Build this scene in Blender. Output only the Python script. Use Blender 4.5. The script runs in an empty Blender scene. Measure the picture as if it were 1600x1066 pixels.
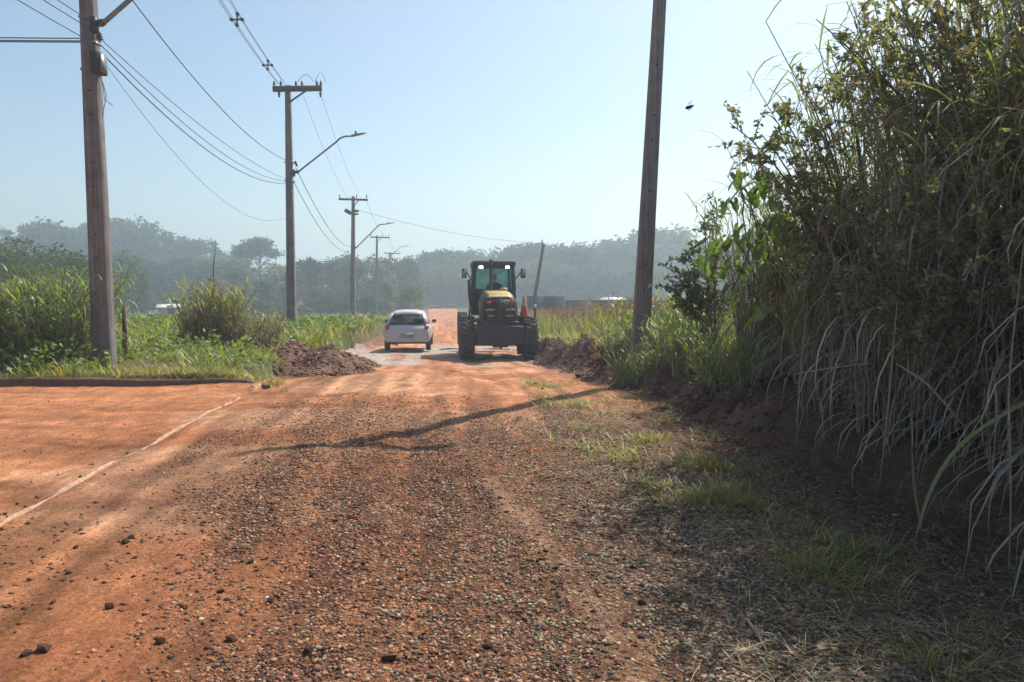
import bpy, math, random
import numpy as np
from mathutils import Vector, Matrix, Quaternion

# ------------------------------------------------------------------ camera, sky, sun, exposure
S = bpy.context.scene
C = S.collection
random.seed(7)
RNG = np.random.default_rng(7)
R = math.radians

F_PX, CX, CY, HOR = 1155.0, 800.0, 533.0, 440.0
CAM_H = 1.6
PITCH = math.atan((CY - HOR) / F_PX)
cam_data = bpy.data.cameras.new('camera')
cam = bpy.data.objects.new('camera', cam_data)
C.objects.link(cam)
cam_data.sensor_width = 36.0
cam_data.lens = F_PX / 1600.0 * 36.0
cam_data.clip_start = 0.05
cam_data.clip_end = 5000
cam.location = (0, 0, CAM_H)
cam.rotation_euler = (R(90) - PITCH, 0, 0)
S.camera = cam

SUN_EL, SUN_AZ = R(51), R(38)          # azimuth measured to the right of the viewing direction (+Y)
W = bpy.data.worlds.new('World')
S.world = W
W.use_nodes = True
nt = W.node_tree
nt.nodes.clear()
out = nt.nodes.new('ShaderNodeOutputWorld')
bg = nt.nodes.new('ShaderNodeBackground')
sky = nt.nodes.new('ShaderNodeTexSky')
sky.sky_type = 'NISHITA'
sky.sun_disc = False
sky.sun_elevation = SUN_EL
sky.sun_rotation = SUN_AZ
sky.altitude = 500
sky.air_density = 1.0
sky.dust_density = 2.6
sky.ozone_density = 0.35
bg.inputs['Strength'].default_value = 0.106
wb = nt.nodes.new('ShaderNodeMix'); wb.data_type = 'RGBA'; wb.blend_type = 'MULTIPLY'; wb.inputs['Factor'].default_value = 1.0
wb.inputs['B'].default_value = (0.92, 1.01, 1.0, 1)      # white balance of the camera
nt.links.new(sky.outputs[0], wb.inputs['A'])
nt.links.new(wb.outputs['Result'], bg.inputs['Color'])
nt.links.new(bg.outputs[0], out.inputs['Surface'])

sun_d = bpy.data.lights.new('sun', 'SUN')
sun_d.energy = 4.5
sun_d.angle = R(0.55)
sun_d.color = (1.0, 0.93, 0.82)
sun = bpy.data.objects.new('sun', sun_d)
C.objects.link(sun)
sdir = Vector((math.sin(SUN_AZ) * math.cos(SUN_EL), math.cos(SUN_AZ) * math.cos(SUN_EL), math.sin(SUN_EL)))
sun.rotation_euler = sdir.to_track_quat('Z', 'Y').to_euler()
sun.location = sdir * 60

S.view_settings.view_transform = 'Standard'
S.view_settings.look = 'None'
S.view_settings.exposure = 0.52
S.view_settings.gamma = 1.0
S.view_settings.use_curve_mapping = False
S.render.engine = 'CYCLES'
cy = S.cycles
cy.use_denoising = True
cy.max_bounces = 6
cy.diffuse_bounces = 3
cy.glossy_bounces = 2
cy.transmission_bounces = 4
cy.transparent_max_bounces = 12
cy.volume_bounces = 1
cy.sample_clamp_indirect = 6.0
cy.use_adaptive_sampling = True
cy.adaptive_threshold = 0.02

# ------------------------------------------------------------------ helpers
def P(px, py, y):
    """world point on the ray through a photo pixel at forward distance y"""
    v = Vector(((px - CX) / F_PX, (CY - py) / F_PX, -1.0))
    v.rotate(cam.rotation_euler)
    t = y / v.y
    return np.array([v.x * t, y, CAM_H + v.z * t])

def hash2(ix, iy, seed):
    n = (ix.astype(np.int64) * 374761393 + iy.astype(np.int64) * 668265263 + seed * 1442695) & 0x7fffffff
    n = (n ^ (n >> 13)) * 1274126177 & 0x7fffffff
    return ((n ^ (n >> 16)) & 0xffff) / 65535.0

def vnoise(x, y, seed=0):
    x0 = np.floor(x); y0 = np.floor(y)
    fx = x - x0; fy = y - y0
    fx = fx * fx * (3 - 2 * fx); fy = fy * fy * (3 - 2 * fy)
    a = hash2(x0, y0, seed); b = hash2(x0 + 1, y0, seed)
    c = hash2(x0, y0 + 1, seed); d = hash2(x0 + 1, y0 + 1, seed)
    return (a * (1 - fx) + b * fx) * (1 - fy) + (c * (1 - fx) + d * fx) * fy - 0.5

def fbm(x, y, oct=4, seed=0):
    s = 0; a = 1.0
    for i in range(oct):
        s = s + a * vnoise(x * 2 ** i + 17.3 * i, y * 2 ** i - 9.1 * i, seed + i)
        a *= 0.5
    return s

def smooth(a, b, x):
    t = np.clip((x - a) / (b - a), 0, 1)
    return t * t * (3 - 2 * t)

class MB:
    """collects geometry with a colour per vertex; build() links it as one mesh object"""
    def __init__(self):
        self.v = []; self.f = []; self.c = []; self.n = 0
    def add(self, v, f, col=(1, 1, 1)):
        v = np.asarray(v, float).reshape(-1, 3)
        col = np.asarray(col, float)
        if col.ndim == 1:
            col = np.tile(col[:3], (len(v), 1))
        if col.shape[1] == 3: col = np.concatenate([col, np.ones((len(col), 1))], 1)
        self.v.append(v); self.c.append(col)
        if isinstance(f, np.ndarray):
            self.f.append(f + self.n)
        else:
            for k in set(len(q) for q in f):
                self.f.append(np.array([q for q in f if len(q) == k]) + self.n)
        self.n += len(v)
        return self
    def box(self, c, s, rot=None, col=(1, 1, 1), taper=1.0):
        h = np.array(s) / 2
        v = np.array([[x, y, z] for z in (-1, 1) for y in (-1, 1) for x in (-1, 1)], float)
        v[4:, :2] *= taper
        v = v * h
        if rot is not None:
            M = np.array(rot.to_matrix() if hasattr(rot, 'to_matrix') else rot)
            v = v @ M.T
        v = v + np.array(c)
        return self.add(v, [(0, 2, 3, 1), (4, 5, 7, 6), (0, 1, 5, 4), (2, 6, 7, 3), (0, 4, 6, 2), (1, 3, 7, 5)], col)
    def bar(self, a, b, w, h, col=(1, 1, 1), w2=None, h2=None, up=(0, 0, 1)):
        """box from a to b with section w x h (w2 x h2 at b)"""
        a = Vector(a); b = Vector(b); d = (b - a).normalized()
        u = Vector(up)
        if abs(d.dot(u)) > 0.98: u = Vector((0, 1, 0))
        sx = d.cross(u).normalized(); sz = sx.cross(d).normalized()
        w2 = w if w2 is None else w2; h2 = h if h2 is None else h2
        v = []
        for p, ww, hh in ((a, w, h), (b, w2, h2)):
            for i, j in ((-1, -1), (1, -1), (1, 1), (-1, 1)):
                v.append(p + sx * (i * ww / 2) + sz * (j * hh / 2))
        return self.add([list(q) for q in v], [(3, 2, 1, 0), (4, 5, 6, 7), (0, 1, 5, 4), (1, 2, 6, 5), (2, 3, 7, 6), (3, 0, 4, 7)], col)
    def tube(self, pts, r, n=6, col=(1, 1, 1), cap=True):
        pts = np.asarray(pts, float); m = len(pts)
        r = np.full(m, r) if np.isscalar(r) else np.asarray(r, float)
        t = np.gradient(pts, axis=0); t /= np.linalg.norm(t, axis=1)[:, None] + 1e-9
        ref = np.array([0, 0, 1.0]) if abs(t[0, 2]) < 0.9 else np.array([1.0, 0, 0])
        s = np.cross(t, ref); s /= np.linalg.norm(s, axis=1)[:, None] + 1e-9
        q = np.cross(s, t)
        a = np.linspace(0, 2 * np.pi, n, endpoint=False)
        v = pts[:, None] + r[:, None, None] * (np.cos(a)[None, :, None] * s[:, None] + np.sin(a)[None, :, None] * q[:, None])
        i = np.arange(m - 1)[:, None] * n; j = np.arange(n)[None]; j2 = (j + 1) % n
        f = np.stack([i + j, i + j2, i + n + j2, i + n + j], -1).reshape(-1, 4)
        fl = [tuple(x) for x in f]
        if cap: fl += [tuple(range(n))[::-1], tuple(range((m - 1) * n, m * n))]
        return self.add(v.reshape(-1, 3), fl, col)
    def lathe(self, prof, axis='x', n=24, col=(1, 1, 1), c=(0, 0, 0), closed=False):
        prof = np.asarray(prof, float); m = len(prof)
        a = np.linspace(0, 2 * np.pi, n, endpoint=False)
        h, r = prof[:, 0], prof[:, 1]
        ca, sa = np.cos(a)[:, None] * r, np.sin(a)[:, None] * r
        hh = np.tile(h, (n, 1))
        v = {'x': np.stack([hh, ca, sa], -1), 'y': np.stack([ca, hh, sa], -1), 'z': np.stack([ca, sa, hh], -1)}[axis]
        i = np.arange(n)[:, None]; j = np.arange(m if closed else m - 1)[None]; i2 = (i + 1) % n; j2 = (j + 1) % m
        f = np.stack([i * m + j, i2 * m + j, i2 * m + j2, i * m + j2], -1).reshape(-1, 4)
        return self.add(v.reshape(-1, 3) + np.array(c), f, col)
    def grid(self, v):
        pass
    def build(self, name, mat=None, parent=None, smooth_=False, kind=None, loc=None):
        me = bpy.data.meshes.new(name)
        v = np.concatenate(self.v).astype(np.float32); c = np.concatenate(self.c)
        tot = np.concatenate([np.full(len(f), f.shape[1]) for f in self.f]).astype(np.int32)
        lv = np.concatenate([f.reshape(-1) for f in self.f]).astype(np.int32)
        st = np.concatenate([[0], np.cumsum(tot)[:-1]]).astype(np.int32)
        me.vertices.add(len(v)); me.vertices.foreach_set('co', v.reshape(-1))
        me.loops.add(len(lv)); me.loops.foreach_set('vertex_index', lv)
        me.polygons.add(len(tot)); me.polygons.foreach_set('loop_start', st); me.polygons.foreach_set('loop_total', tot)
        if smooth_: me.polygons.foreach_set('use_smooth', np.ones(len(tot), bool))
        at = me.color_attributes.new('Col', 'FLOAT_COLOR', 'POINT')
        at.data.foreach_set('color', c.astype(np.float32).reshape(-1))
        me.update(calc_edges=True)
        if mat: me.materials.append(mat)
        return link(name, me, parent, kind, loc)

def link(name, me, parent=None, kind=None, loc=None):
    o = bpy.data.objects.new(name, me)
    C.objects.link(o)
    if parent is not None: o.parent = parent
    if kind: o['kind'] = kind
    if loc is not None: o.location = loc
    return o

def thing(name, label, cat, loc=(0, 0, 0), rz=0, group=None):
    o = bpy.data.objects.new(name, None)
    C.objects.link(o)
    o.empty_display_size = 0.2
    o.location = loc; o.rotation_euler = (0, 0, rz)
    return tag(o, label, cat, group)

def tag(o, label, cat, group=None):
    o['label'] = label; o['category'] = cat
    if group: o['group'] = group
    return o

def dup(root, loc, rz=0, sc=1.0, label=None, cat=None, group=None):
    r = root.copy(); C.objects.link(r)
    r.location = loc; r.rotation_euler = (0, 0, rz)
    r.scale = (sc, sc, sc) if np.isscalar(sc) else sc
    if label: r['label'] = label
    if cat: r['category'] = cat
    if group: r['group'] = group
    for ch in list(root.children):
        k = ch.copy(); C.objects.link(k); k.parent = r
        for g in list(ch.children):
            q = g.copy(); C.objects.link(q); q.parent = k
    return r

# ---- materials
def new_mat(name):
    m = bpy.data.materials.new(name); m.use_nodes = True
    t = m.node_tree; t.nodes.clear()
    o = t.nodes.new('ShaderNodeOutputMaterial')
    return m, t, o

def N(t, kind, **kw):
    n = t.nodes.new(kind)
    for k, v in kw.items():
        if hasattr(n, k) and k not in n.inputs: setattr(n, k, v)
        else: n.inputs[k].default_value = v
    return n

def mat_simple(name, col, rough=0.6, metal=0.0, var=0.15, scale=6.0, bump=0.0, dust=None, use_attr=False, spec=0.3, coat=0.0):
    m, t, o = new_mat(name)
    b = N(t, 'ShaderNodeBsdfPrincipled')
    b.inputs['Roughness'].default_value = rough
    b.inputs['Metallic'].default_value = metal
    b.inputs['Specular IOR Level'].default_value = spec
    b.inputs['Coat Weight'].default_value = coat
    tc = N(t, 'ShaderNodeTexCoord')
    nz = N(t, 'ShaderNodeTexNoise', Scale=scale, Detail=6.0, Roughness=0.65)
    t.links.new(tc.outputs['Object'], nz.inputs['Vector'])
    rp = N(t, 'ShaderNodeMapRange')
    rp.inputs['From Min'].default_value = 0.3; rp.inputs['From Max'].default_value = 0.7
    rp.inputs['To Min'].default_value = 1 - var; rp.inputs['To Max'].default_value = 1 + var
    t.links.new(nz.outputs['Fac'], rp.inputs['Value'])
    mx = N(t, 'ShaderNodeMix', data_type='RGBA', blend_type='MULTIPLY')
    mx.inputs['Factor'].default_value = 1.0
    if use_attr:
        at = N(t, 'ShaderNodeVertexColor', layer_name='Col')
        t.links.new(at.outputs['Color'], mx.inputs['A'])
    else:
        mx.inputs['A'].default_value = (*col, 1)
    t.links.new(rp.outputs['Result'], mx.inputs['B'])
    last = mx.outputs['Result']
    if dust:
        n2 = N(t, 'ShaderNodeTexNoise', Scale=3.0, Detail=5.0)
        t.links.new(tc.outputs['Object'], n2.inputs['Vector'])
        r2 = N(t, 'ShaderNodeMapRange')
        r2.inputs['From Min'].default_value = 0.35; r2.inputs['From Max'].default_value = 0.75
        r2.inputs['To Min'].default_value = dust[3] * 0.4; r2.inputs['To Max'].default_value = dust[3]
        t.links.new(n2.outputs['Fac'], r2.inputs['Value'])
        m2 = N(t, 'ShaderNodeMix', data_type='RGBA')
        t.links.new(r2.outputs['Result'], m2.inputs['Factor'])
        t.links.new(last, m2.inputs['A'])
        m2.inputs['B'].default_value = (*dust[:3], 1)
        last = m2.outputs['Result']
    t.links.new(last, b.inputs['Base Color'])
    if bump:
        bp = N(t, 'ShaderNodeBump', Strength=bump, Distance=0.02)
        t.links.new(nz.outputs['Fac'], bp.inputs['Height'])
        t.links.new(bp.outputs['Normal'], b.inputs['Normal'])
    t.links.new(b.outputs[0], o.inputs['Surface'])
    return m

def mat_leaf(name, trans=0.4, gloss=0.08, mul=(1, 1, 1), rough=0.45, spread=0.2):
    """leaf colour from the vertices; light passes through the leaf"""
    m, t, o = new_mat(name)
    at = N(t, 'ShaderNodeVertexColor', layer_name='Col')
    oi = N(t, 'ShaderNodeObjectInfo')
    hv = N(t, 'ShaderNodeHueSaturation')
    rp = N(t, 'ShaderNodeMapRange')
    rp.inputs['To Min'].default_value = 1 - spread; rp.inputs['To Max'].default_value = 1 + spread
    t.links.new(oi.outputs['Random'], rp.inputs['Value'])
    t.links.new(rp.outputs['Result'], hv.inputs['Value'])
    t.links.new(at.outputs['Color'], hv.inputs['Color'])
    d = N(t, 'ShaderNodeBsdfDiffuse'); tr = N(t, 'ShaderNodeBsdfTranslucent')
    g = N(t, 'ShaderNodeBsdfGlossy', Roughness=rough)
    g.inputs['Color'].default_value = (0.9, 0.95, 1, 1)
    t.links.new(hv.outputs['Color'], d.inputs['Color'])
    hs = N(t, 'ShaderNodeMix', data_type='RGBA', blend_type='MULTIPLY')
    hs.inputs['Factor'].default_value = 1
    t.links.new(hv.outputs['Color'], hs.inputs['A'])
    hs.inputs['B'].default_value = (2.1 * mul[0], 2.0 * mul[1], 0.75 * mul[2], 1)
    t.links.new(hs.outputs['Result'], tr.inputs['Color'])
    a = N(t, 'ShaderNodeMixShader', Fac=trans)
    t.links.new(d.outputs[0], a.inputs[1]); t.links.new(tr.outputs[0], a.inputs[2])
    c = N(t, 'ShaderNodeMixShader', Fac=gloss)
    t.links.new(a.outputs[0], c.inputs[1]); t.links.new(g.outputs[0], c.inputs[2])
    t.links.new(c.outputs[0], o.inputs['Surface'])
    return m

def mat_glass(name, tint=(0.75, 0.85, 0.85), refl=0.12):
    m, t, o = new_mat(name)
    tr = N(t, 'ShaderNodeBsdfTransparent'); tr.inputs['Color'].default_value = (*tint, 1)
    g = N(t, 'ShaderNodeBsdfGlossy', Roughness=0.03)
    a = N(t, 'ShaderNodeMixShader', Fac=refl)
    t.links.new(tr.outputs[0], a.inputs[1]); t.links.new(g.outputs[0], a.inputs[2])
    t.links.new(a.outputs[0], o.inputs['Surface'])
    return m

def mat_emit(name, col, s):
    m, t, o = new_mat(name)
    e = N(t, 'ShaderNodeEmission', Strength=s); e.inputs['Color'].default_value = (*col, 1)
    t.links.new(e.outputs[0], o.inputs['Surface'])
    return m

def mat_soil(name, fine=60.0, bump=0.6, rough=0.95, spec=0.1, dist=0.02, pebbles=False):
    """soil: colour from the vertices, broken up by grain at two scales"""
    m, t, o = new_mat(name)
    b = N(t, 'ShaderNodeBsdfPrincipled', Roughness=rough)
    b.inputs['Specular IOR Level'].default_value = spec
    at = N(t, 'ShaderNodeVertexColor', layer_name='Col')
    tc = N(t, 'ShaderNodeTexCoord')
    n1 = N(t, 'ShaderNodeTexNoise', Scale=fine, Detail=8.0, Roughness=0.75)
    n2 = N(t, 'ShaderNodeTexNoise', Scale=3.2, Detail=7.0, Roughness=0.65)
    mp = N(t, 'ShaderNodeMapping')
    mp.inputs['Rotation'].default_value = (0, 0, 0.095); mp.inputs['Scale'].default_value = (1.0, 0.35, 1.0)
    n3 = N(t, 'ShaderNodeTexNoise', Scale=7.0, Detail=6.0, Roughness=0.7)
    t.links.new(tc.outputs['Object'], n1.inputs['Vector']); t.links.new(tc.outputs['Object'], n2.inputs['Vector'])
    t.links.new(tc.outputs['Object'], mp.inputs['Vector']); t.links.new(mp.outputs['Vector'], n3.inputs['Vector'])
    last = at.outputs['Color']
    for nz, lo, hi in ((n1, 0.42, 1.58), (n2, 0.70, 1.30), (n3, 0.72, 1.28)):
        rp = N(t, 'ShaderNodeMapRange')
        rp.inputs['From Min'].default_value = 0.3; rp.inputs['From Max'].default_value = 0.7
        rp.inputs['To Min'].default_value = lo; rp.inputs['To Max'].default_value = hi
        t.links.new(nz.outputs['Fac'], rp.inputs['Value'])
        mx = N(t, 'ShaderNodeMix', data_type='RGBA', blend_type='MULTIPLY'); mx.inputs['Factor'].default_value = 1
        t.links.new(last, mx.inputs['A']); t.links.new(rp.outputs['Result'], mx.inputs['B'])
        last = mx.outputs['Result']
    ad = N(t, 'ShaderNodeMath', operation='ADD')
    t.links.new(n1.outputs['Fac'], ad.inputs[0]); t.links.new(n3.outputs['Fac'], ad.inputs[1])
    if pebbles:                                   # small embedded stones where the vertices say gravel
        for sc_, lo, hi in ((52.0, 0.35, 2.1), (105.0, 0.5, 1.7)):
            wob = N(t, 'ShaderNodeMix', data_type='RGBA', blend_type='ADD'); wob.inputs['Factor'].default_value = 0.03
            t.links.new(tc.outputs['Object'], wob.inputs['A']); t.links.new(n1.outputs['Color'], wob.inputs['B'])
            vo = N(t, 'ShaderNodeTexVoronoi', Scale=sc_)
            t.links.new(wob.outputs['Result'], vo.inputs['Vector'])
            sp = N(t, 'ShaderNodeSeparateColor'); t.links.new(vo.outputs['Color'], sp.inputs[0])
            pw = N(t, 'ShaderNodeMath', operation='POWER'); t.links.new(sp.outputs[0], pw.inputs[0]); pw.inputs[1].default_value = 2.2
            rp = N(t, 'ShaderNodeMapRange'); rp.inputs['To Min'].default_value = lo; rp.inputs['To Max'].default_value = hi
            t.links.new(pw.outputs[0], rp.inputs['Value'])
            mx = N(t, 'ShaderNodeMix', data_type='RGBA', blend_type='MULTIPLY')
            t.links.new(at.outputs['Alpha'], mx.inputs['Factor']); t.links.new(last, mx.inputs['A']); t.links.new(rp.outputs['Result'], mx.inputs['B'])
            last = mx.outputs['Result']
            mu = N(t, 'ShaderNodeMath', operation='MULTIPLY'); t.links.new(sp.outputs[1], mu.inputs[0]); t.links.new(at.outputs['Alpha'], mu.inputs[1])
            a2 = N(t, 'ShaderNodeMath', operation='ADD'); t.links.new(ad.outputs[0], a2.inputs[0]); t.links.new(mu.outputs[0], a2.inputs[1])
            ad = a2
    t.links.new(last, b.inputs['Base Color'])
    bp = N(t, 'ShaderNodeBump', Strength=bump, Distance=dist)
    t.links.new(ad.outputs[0], bp.inputs['Height']); t.links.new(bp.outputs['Normal'], b.inputs['Normal'])
    t.links.new(b.outputs[0], o.inputs['Surface'])
    return m

M = {}
M['road'] = mat_soil('red_dirt', 38, 1.0, dist=0.03, pebbles=True)
M['ground'] = mat_soil('verge_soil', 25, 0.6)
M['clod'] = mat_soil('soil_clod', 45, 0.8)
M['stone'] = mat_simple('gravel', (1, 1, 1), 0.85, var=0.25, scale=40, use_attr=True)
M['concrete'] = mat_simple('pole_concrete', (0.22, 0.195, 0.19), 0.9, var=0.28, scale=4, bump=0.25, dust=(0.20, 0.12, 0.09, 0.22))
def add_streaks(m_, amt=0.45):
    t = m_.node_tree; bs = [n for n in t.nodes if n.type == 'BSDF_PRINCIPLED'][0]
    src = bs.inputs['Base Color'].links[0].from_socket
    tc = N(t, 'ShaderNodeTexCoord'); mp = N(t, 'ShaderNodeMapping'); mp.inputs['Scale'].default_value = (9, 9, 0.35)
    nz = N(t, 'ShaderNodeTexNoise', Scale=2.0, Detail=6.0, Roughness=0.7)
    t.links.new(tc.outputs['Object'], mp.inputs['Vector']); t.links.new(mp.outputs['Vector'], nz.inputs['Vector'])
    rp = N(t, 'ShaderNodeMapRange'); rp.inputs['From Min'].default_value = 0.35; rp.inputs['From Max'].default_value = 0.65
    rp.inputs['To Min'].default_value = 1 - amt; rp.inputs['To Max'].default_value = 1.12
    t.links.new(nz.outputs['Fac'], rp.inputs['Value'])
    mx = N(t, 'ShaderNodeMix', data_type='RGBA', blend_type='MULTIPLY'); mx.inputs['Factor'].default_value = 1
    t.links.new(src, mx.inputs['A']); t.links.new(rp.outputs['Result'], mx.inputs['B']); t.links.new(mx.outputs['Result'], bs.inputs['Base Color'])
add_streaks(M['concrete'])
M['kerb'] = mat_simple('kerb_concrete', (0.15, 0.085, 0.06), 0.95, var=0.3, scale=7, bump=0.5)
M['strip'] = mat_simple('gutter_concrete', (0.42, 0.26, 0.17), 0.9, var=0.4, scale=14, bump=0.8)
M['wood'] = mat_simple('old_wood', (0.09, 0.065, 0.05), 0.9, var=0.3, scale=9, bump=0.3)
M['darkmetal'] = mat_simple('dark_metal', (0.045, 0.043, 0.043), 0.5, var=0.2)
M['galv'] = mat_simple('galvanised_steel', (0.22, 0.23, 0.24), 0.45, metal=0.6, var=0.15)
M['cable'] = mat_simple('cable_black', (0.03, 0.03, 0.033), 0.6, var=0.05)
M['wire'] = mat_simple('wire_grey', (0.12, 0.13, 0.14), 0.5, var=0.05)
M['ceramic'] = mat_simple('insulator', (0.07, 0.05, 0.045), 0.3, var=0.1)
M['leaf'] = mat_leaf('leaf', 0.42, 0.04, rough=0.6)
M['grass'] = mat_leaf('grass_blade', 0.5, 0.05)
M['dry'] = mat_leaf('dry_grass', 0.25, 0.03, (0.75, 0.62, 0.9))
M['crown'] = mat_leaf('tree_leaf', 0.25, 0.0, spread=0.45)
M['bark'] = mat_simple('bark', (0.11, 0.085, 0.065), 0.95, var=0.3, scale=8, bump=0.4)
M['stem'] = mat_simple('stem', (1, 1, 1), 0.8, var=0.2, scale=12, use_attr=True)
M['rubber'] = mat_simple('dusty_rubber', (0.035, 0.033, 0.033), 0.9, var=0.2, dust=(0.16, 0.09, 0.06, 0.35))
M['black'] = mat_simple('black_paint', (0.022, 0.022, 0.024), 0.55, var=0.2, dust=(0.13, 0.08, 0.06, 0.22))
M['yellow'] = mat_simple('yellow_paint', (0.45, 0.34, 0.12), 0.5, var=0.12, dust=(0.34, 0.22, 0.14, 0.45))
M['dusty'] = mat_simple('dusty_panel', (0.16, 0.085, 0.05), 0.7, var=0.25, dust=(0.3, 0.2, 0.14, 0.4))
M['rooftop'] = mat_simple('cab_roof_paint', (0.55, 0.56, 0.55), 0.5, var=0.1)
M['red_lens'] = mat_simple('red_lens', (0.45, 0.02, 0.015), 0.25, var=0.05, spec=0.5)
M['amber_lens'] = mat_simple('amber_lens', (0.6, 0.13, 0.02), 0.25, var=0.05, spec=0.5)
M['white_lens'] = mat_simple('white_lens', (0.6, 0.6, 0.6), 0.2, var=0.05, spec=0.5)
M['lamp_on'] = mat_emit('lit_work_lamp', (1.0, 0.96, 0.9), 9)
M['glass'] = mat_glass('cab_glass', (0.72, 0.86, 0.84), 0.07)
M['carglass'] = mat_glass('tinted_car_glass', (0.42, 0.47, 0.46), 0.10)
M['carpaint'] = mat_simple('dusty_white_car_paint', (0.52, 0.50, 0.54), 0.35, var=0.05, dust=(0.42, 0.32, 0.28, 0.35), spec=0.5, coat=0.3)
M['seat'] = mat_simple('seat_fabric', (0.03, 0.03, 0.035), 0.9)
M['cone'] = mat_simple('orange_cone', (0.42, 0.085, 0.05), 0.6, var=0.1)
M['white'] = mat_simple('white_band', (0.42, 0.36, 0.34), 0.6, var=0.1)
M['steel'] = mat_simple('worn_steel', (0.25, 0.22, 0.2), 0.5, metal=0.5, var=0.3)
M['rim'] = mat_simple('wheel_rim', (0.35, 0.34, 0.33), 0.5, metal=0.3, var=0.1, dust=(0.25, 0.15, 0.1, 0.4))
M['skin'] = mat_simple('skin', (0.30, 0.17, 0.11), 0.6, var=0.05)
M['cloth'] = mat_simple('dark_work_shirt', (0.05, 0.06, 0.09), 0.9, var=0.1)
M['hair'] = mat_simple('dark_hair', (0.015, 0.012, 0.01), 0.7)
M['wall'] = mat_simple('dark_wall', (0.055, 0.06, 0.062), 0.9, var=0.3, scale=1.5)
M['brick'] = mat_simple('brown_wall', (0.16, 0.085, 0.065), 0.9, var=0.3, scale=2)
M['white_roof'] = mat_simple('pale_roof', (0.62, 0.62, 0.6), 0.7, var=0.1)
M['rail_yellow'] = mat_simple('yellow_rail', (0.7, 0.45, 0.08), 0.6, var=0.1)
M['plate'] = mat_simple('dusty_plate', (0.33, 0.29, 0.29), 0.6, var=0.2, scale=20)
M['chrome'] = mat_simple('chrome', (0.3, 0.3, 0.32), 0.3, metal=0.8, var=0.05)
M['insect'] = mat_simple('insect_shell', (0.02, 0.014, 0.018), 0.35, var=0.1, scale=300)
M['wing'] = mat_glass('insect_wing', (0.75, 0.75, 0.72), 0.05)

# ------------------------------------------------------------------ the ground
HEAD = 0.095                                       # the road drifts to the left by this much per metre
def ip(y, pts):
    a = np.array(pts, float)
    return np.interp(y, a[:, 0], a[:, 1])
def smoothed(pts, w=1.6):
    """a height profile along y with its corners rounded"""
    ys = np.concatenate([np.arange(-60, 60, 0.5), np.arange(60, 1200, 5.0)])
    z = ip(ys, pts)
    k = np.ones(7) / 7
    zz = np.convolve(np.pad(z, 3, mode='edge'), k, 'valid')
    return lambda y: np.interp(y, ys, zz)
z_road = smoothed([(-60, 0.3), (0, 0), (9.5, 0), (14, -0.20), (19.6, -0.66), (21.0, -0.84), (24, -0.90), (27, -0.97), (57, -2.35), (130, -4.3), (190, -4.7), (260, -3.2), (350, 2.5), (520, 6), (1200, 8)])
z_left = smoothed([(-60, 0.3), (5, 0.13), (12, 0.13), (16, 0.02), (20, -0.08), (29, -0.26), (57, -1.6), (90, -3.0), (130, -4.1), (190, -4.4), (260, -0.5), (350, 6), (520, 11), (1200, 14)])
z_right = smoothed([(-60, 0.5), (0, 0.36), (6, 0.40), (9, 0.52), (13, 0.52), (17, 0.15), (24, -0.42), (40, -1.2), (70, -2.7), (130, -4.3), (190, -4.6), (260, -3), (350, 3), (520, 6), (1200, 8)])
def kerb_y(x):
    return 11.77 + 0.155 * (x + 4.05)

def road_mask(x, y):
    """1 on the dirt road and on the side street, 0 on the verges"""
    u = x + HEAD * y
    e = 0.22 * fbm(x * 0.9, y * 0.9, 3, 5)
    main = smooth(-3.35, -2.95, u + e) * (1 - smooth(2.9, 3.9, u + e))
    main = main * (1 - smooth(186, 190, y))
    side = (1 - smooth(kerb_y(x) - 0.05, kerb_y(x) + 0.03, y)) * (1 - smooth(-3.1, -2.8, u))
    return np.clip(np.maximum(main, side), 0, 1)

def H(x, y):
    x = np.asarray(x, float); y = np.asarray(y, float)
    u = x + HEAD * y
    m = road_mask(x, y)
    zr, zl, zg = z_road(y), z_left(y), z_right(y)
    side = smooth(-1.0, 1.0, u)
    zv = zl * (1 - side) + zg * side
    flat_side = smooth(-3.4, -2.4, u)
    zr = np.where(u < -2.9, np.where(y < kerb_y(x) + 0.3, 0.0, zr), zr)
    # relief
    big = 0.35 * fbm(x * 0.02, y * 0.02, 3, 11) * smooth(25, 80, y)
    vr = 0.10 * fbm(x * 0.8, y * 0.8, 3, 21)
    near = 1 - smooth(25, 60, y)
    rr = (0.050 * fbm(u * 0.9, y * 0.28, 3, 31) + 0.026 * fbm(u * 3.2, y * 1.1, 3, 41) + 0.014 * fbm(x * 9, y * 7, 2, 51) + 0.030 * gravel_mask(x, y) * fbm(x * 8, y * 8, 2, 53)) * near
    ridge_u = 0.10 + 0.62 * smooth(7.5, 3.0, y) + 0.08 * fbm(y * 0.7, y * 0 + 3, 2, 61)
    rr = rr + near * (1 - smooth(6.5, 9.5, y)) * 0.022 * np.exp(-((u - ridge_u) / 0.10) ** 2)
    rr = rr - near * 0.015 * np.exp(-((u - ridge_u + 0.35) / 0.22) ** 2)
    rr = rr - near * 0.05 * smooth(11, 13, y) * (np.exp(-((u - 0.9) / 0.25) ** 2) + np.exp(-((u - 2.6) / 0.25) ** 2))
    # soft crust of fill that ends in a ragged step before the old surface
    rr = np.where(u < -2.85, rr * 0.8, rr)
    return zr * m + zv * (1 - m) + big + rr * m + vr * (1 - m)

def ground_z(x, y):
    return float(H(np.array([x]), np.array([y]))[0])

def axis(lo, hi, near, step, grow):
    """coordinates that are dense in the near range and spread out beyond"""
    a = list(np.arange(near[0], near[1], step))
    s = step; p = near[1]
    while p < hi:
        a.append(p); s *= grow; p += s
    a.append(hi)
    s = step; p = near[0]; b = []
    while p > lo:
        s *= grow; p -= s; b.append(max(p, lo))
    return np.array(sorted(set(b)) + a)

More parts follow.
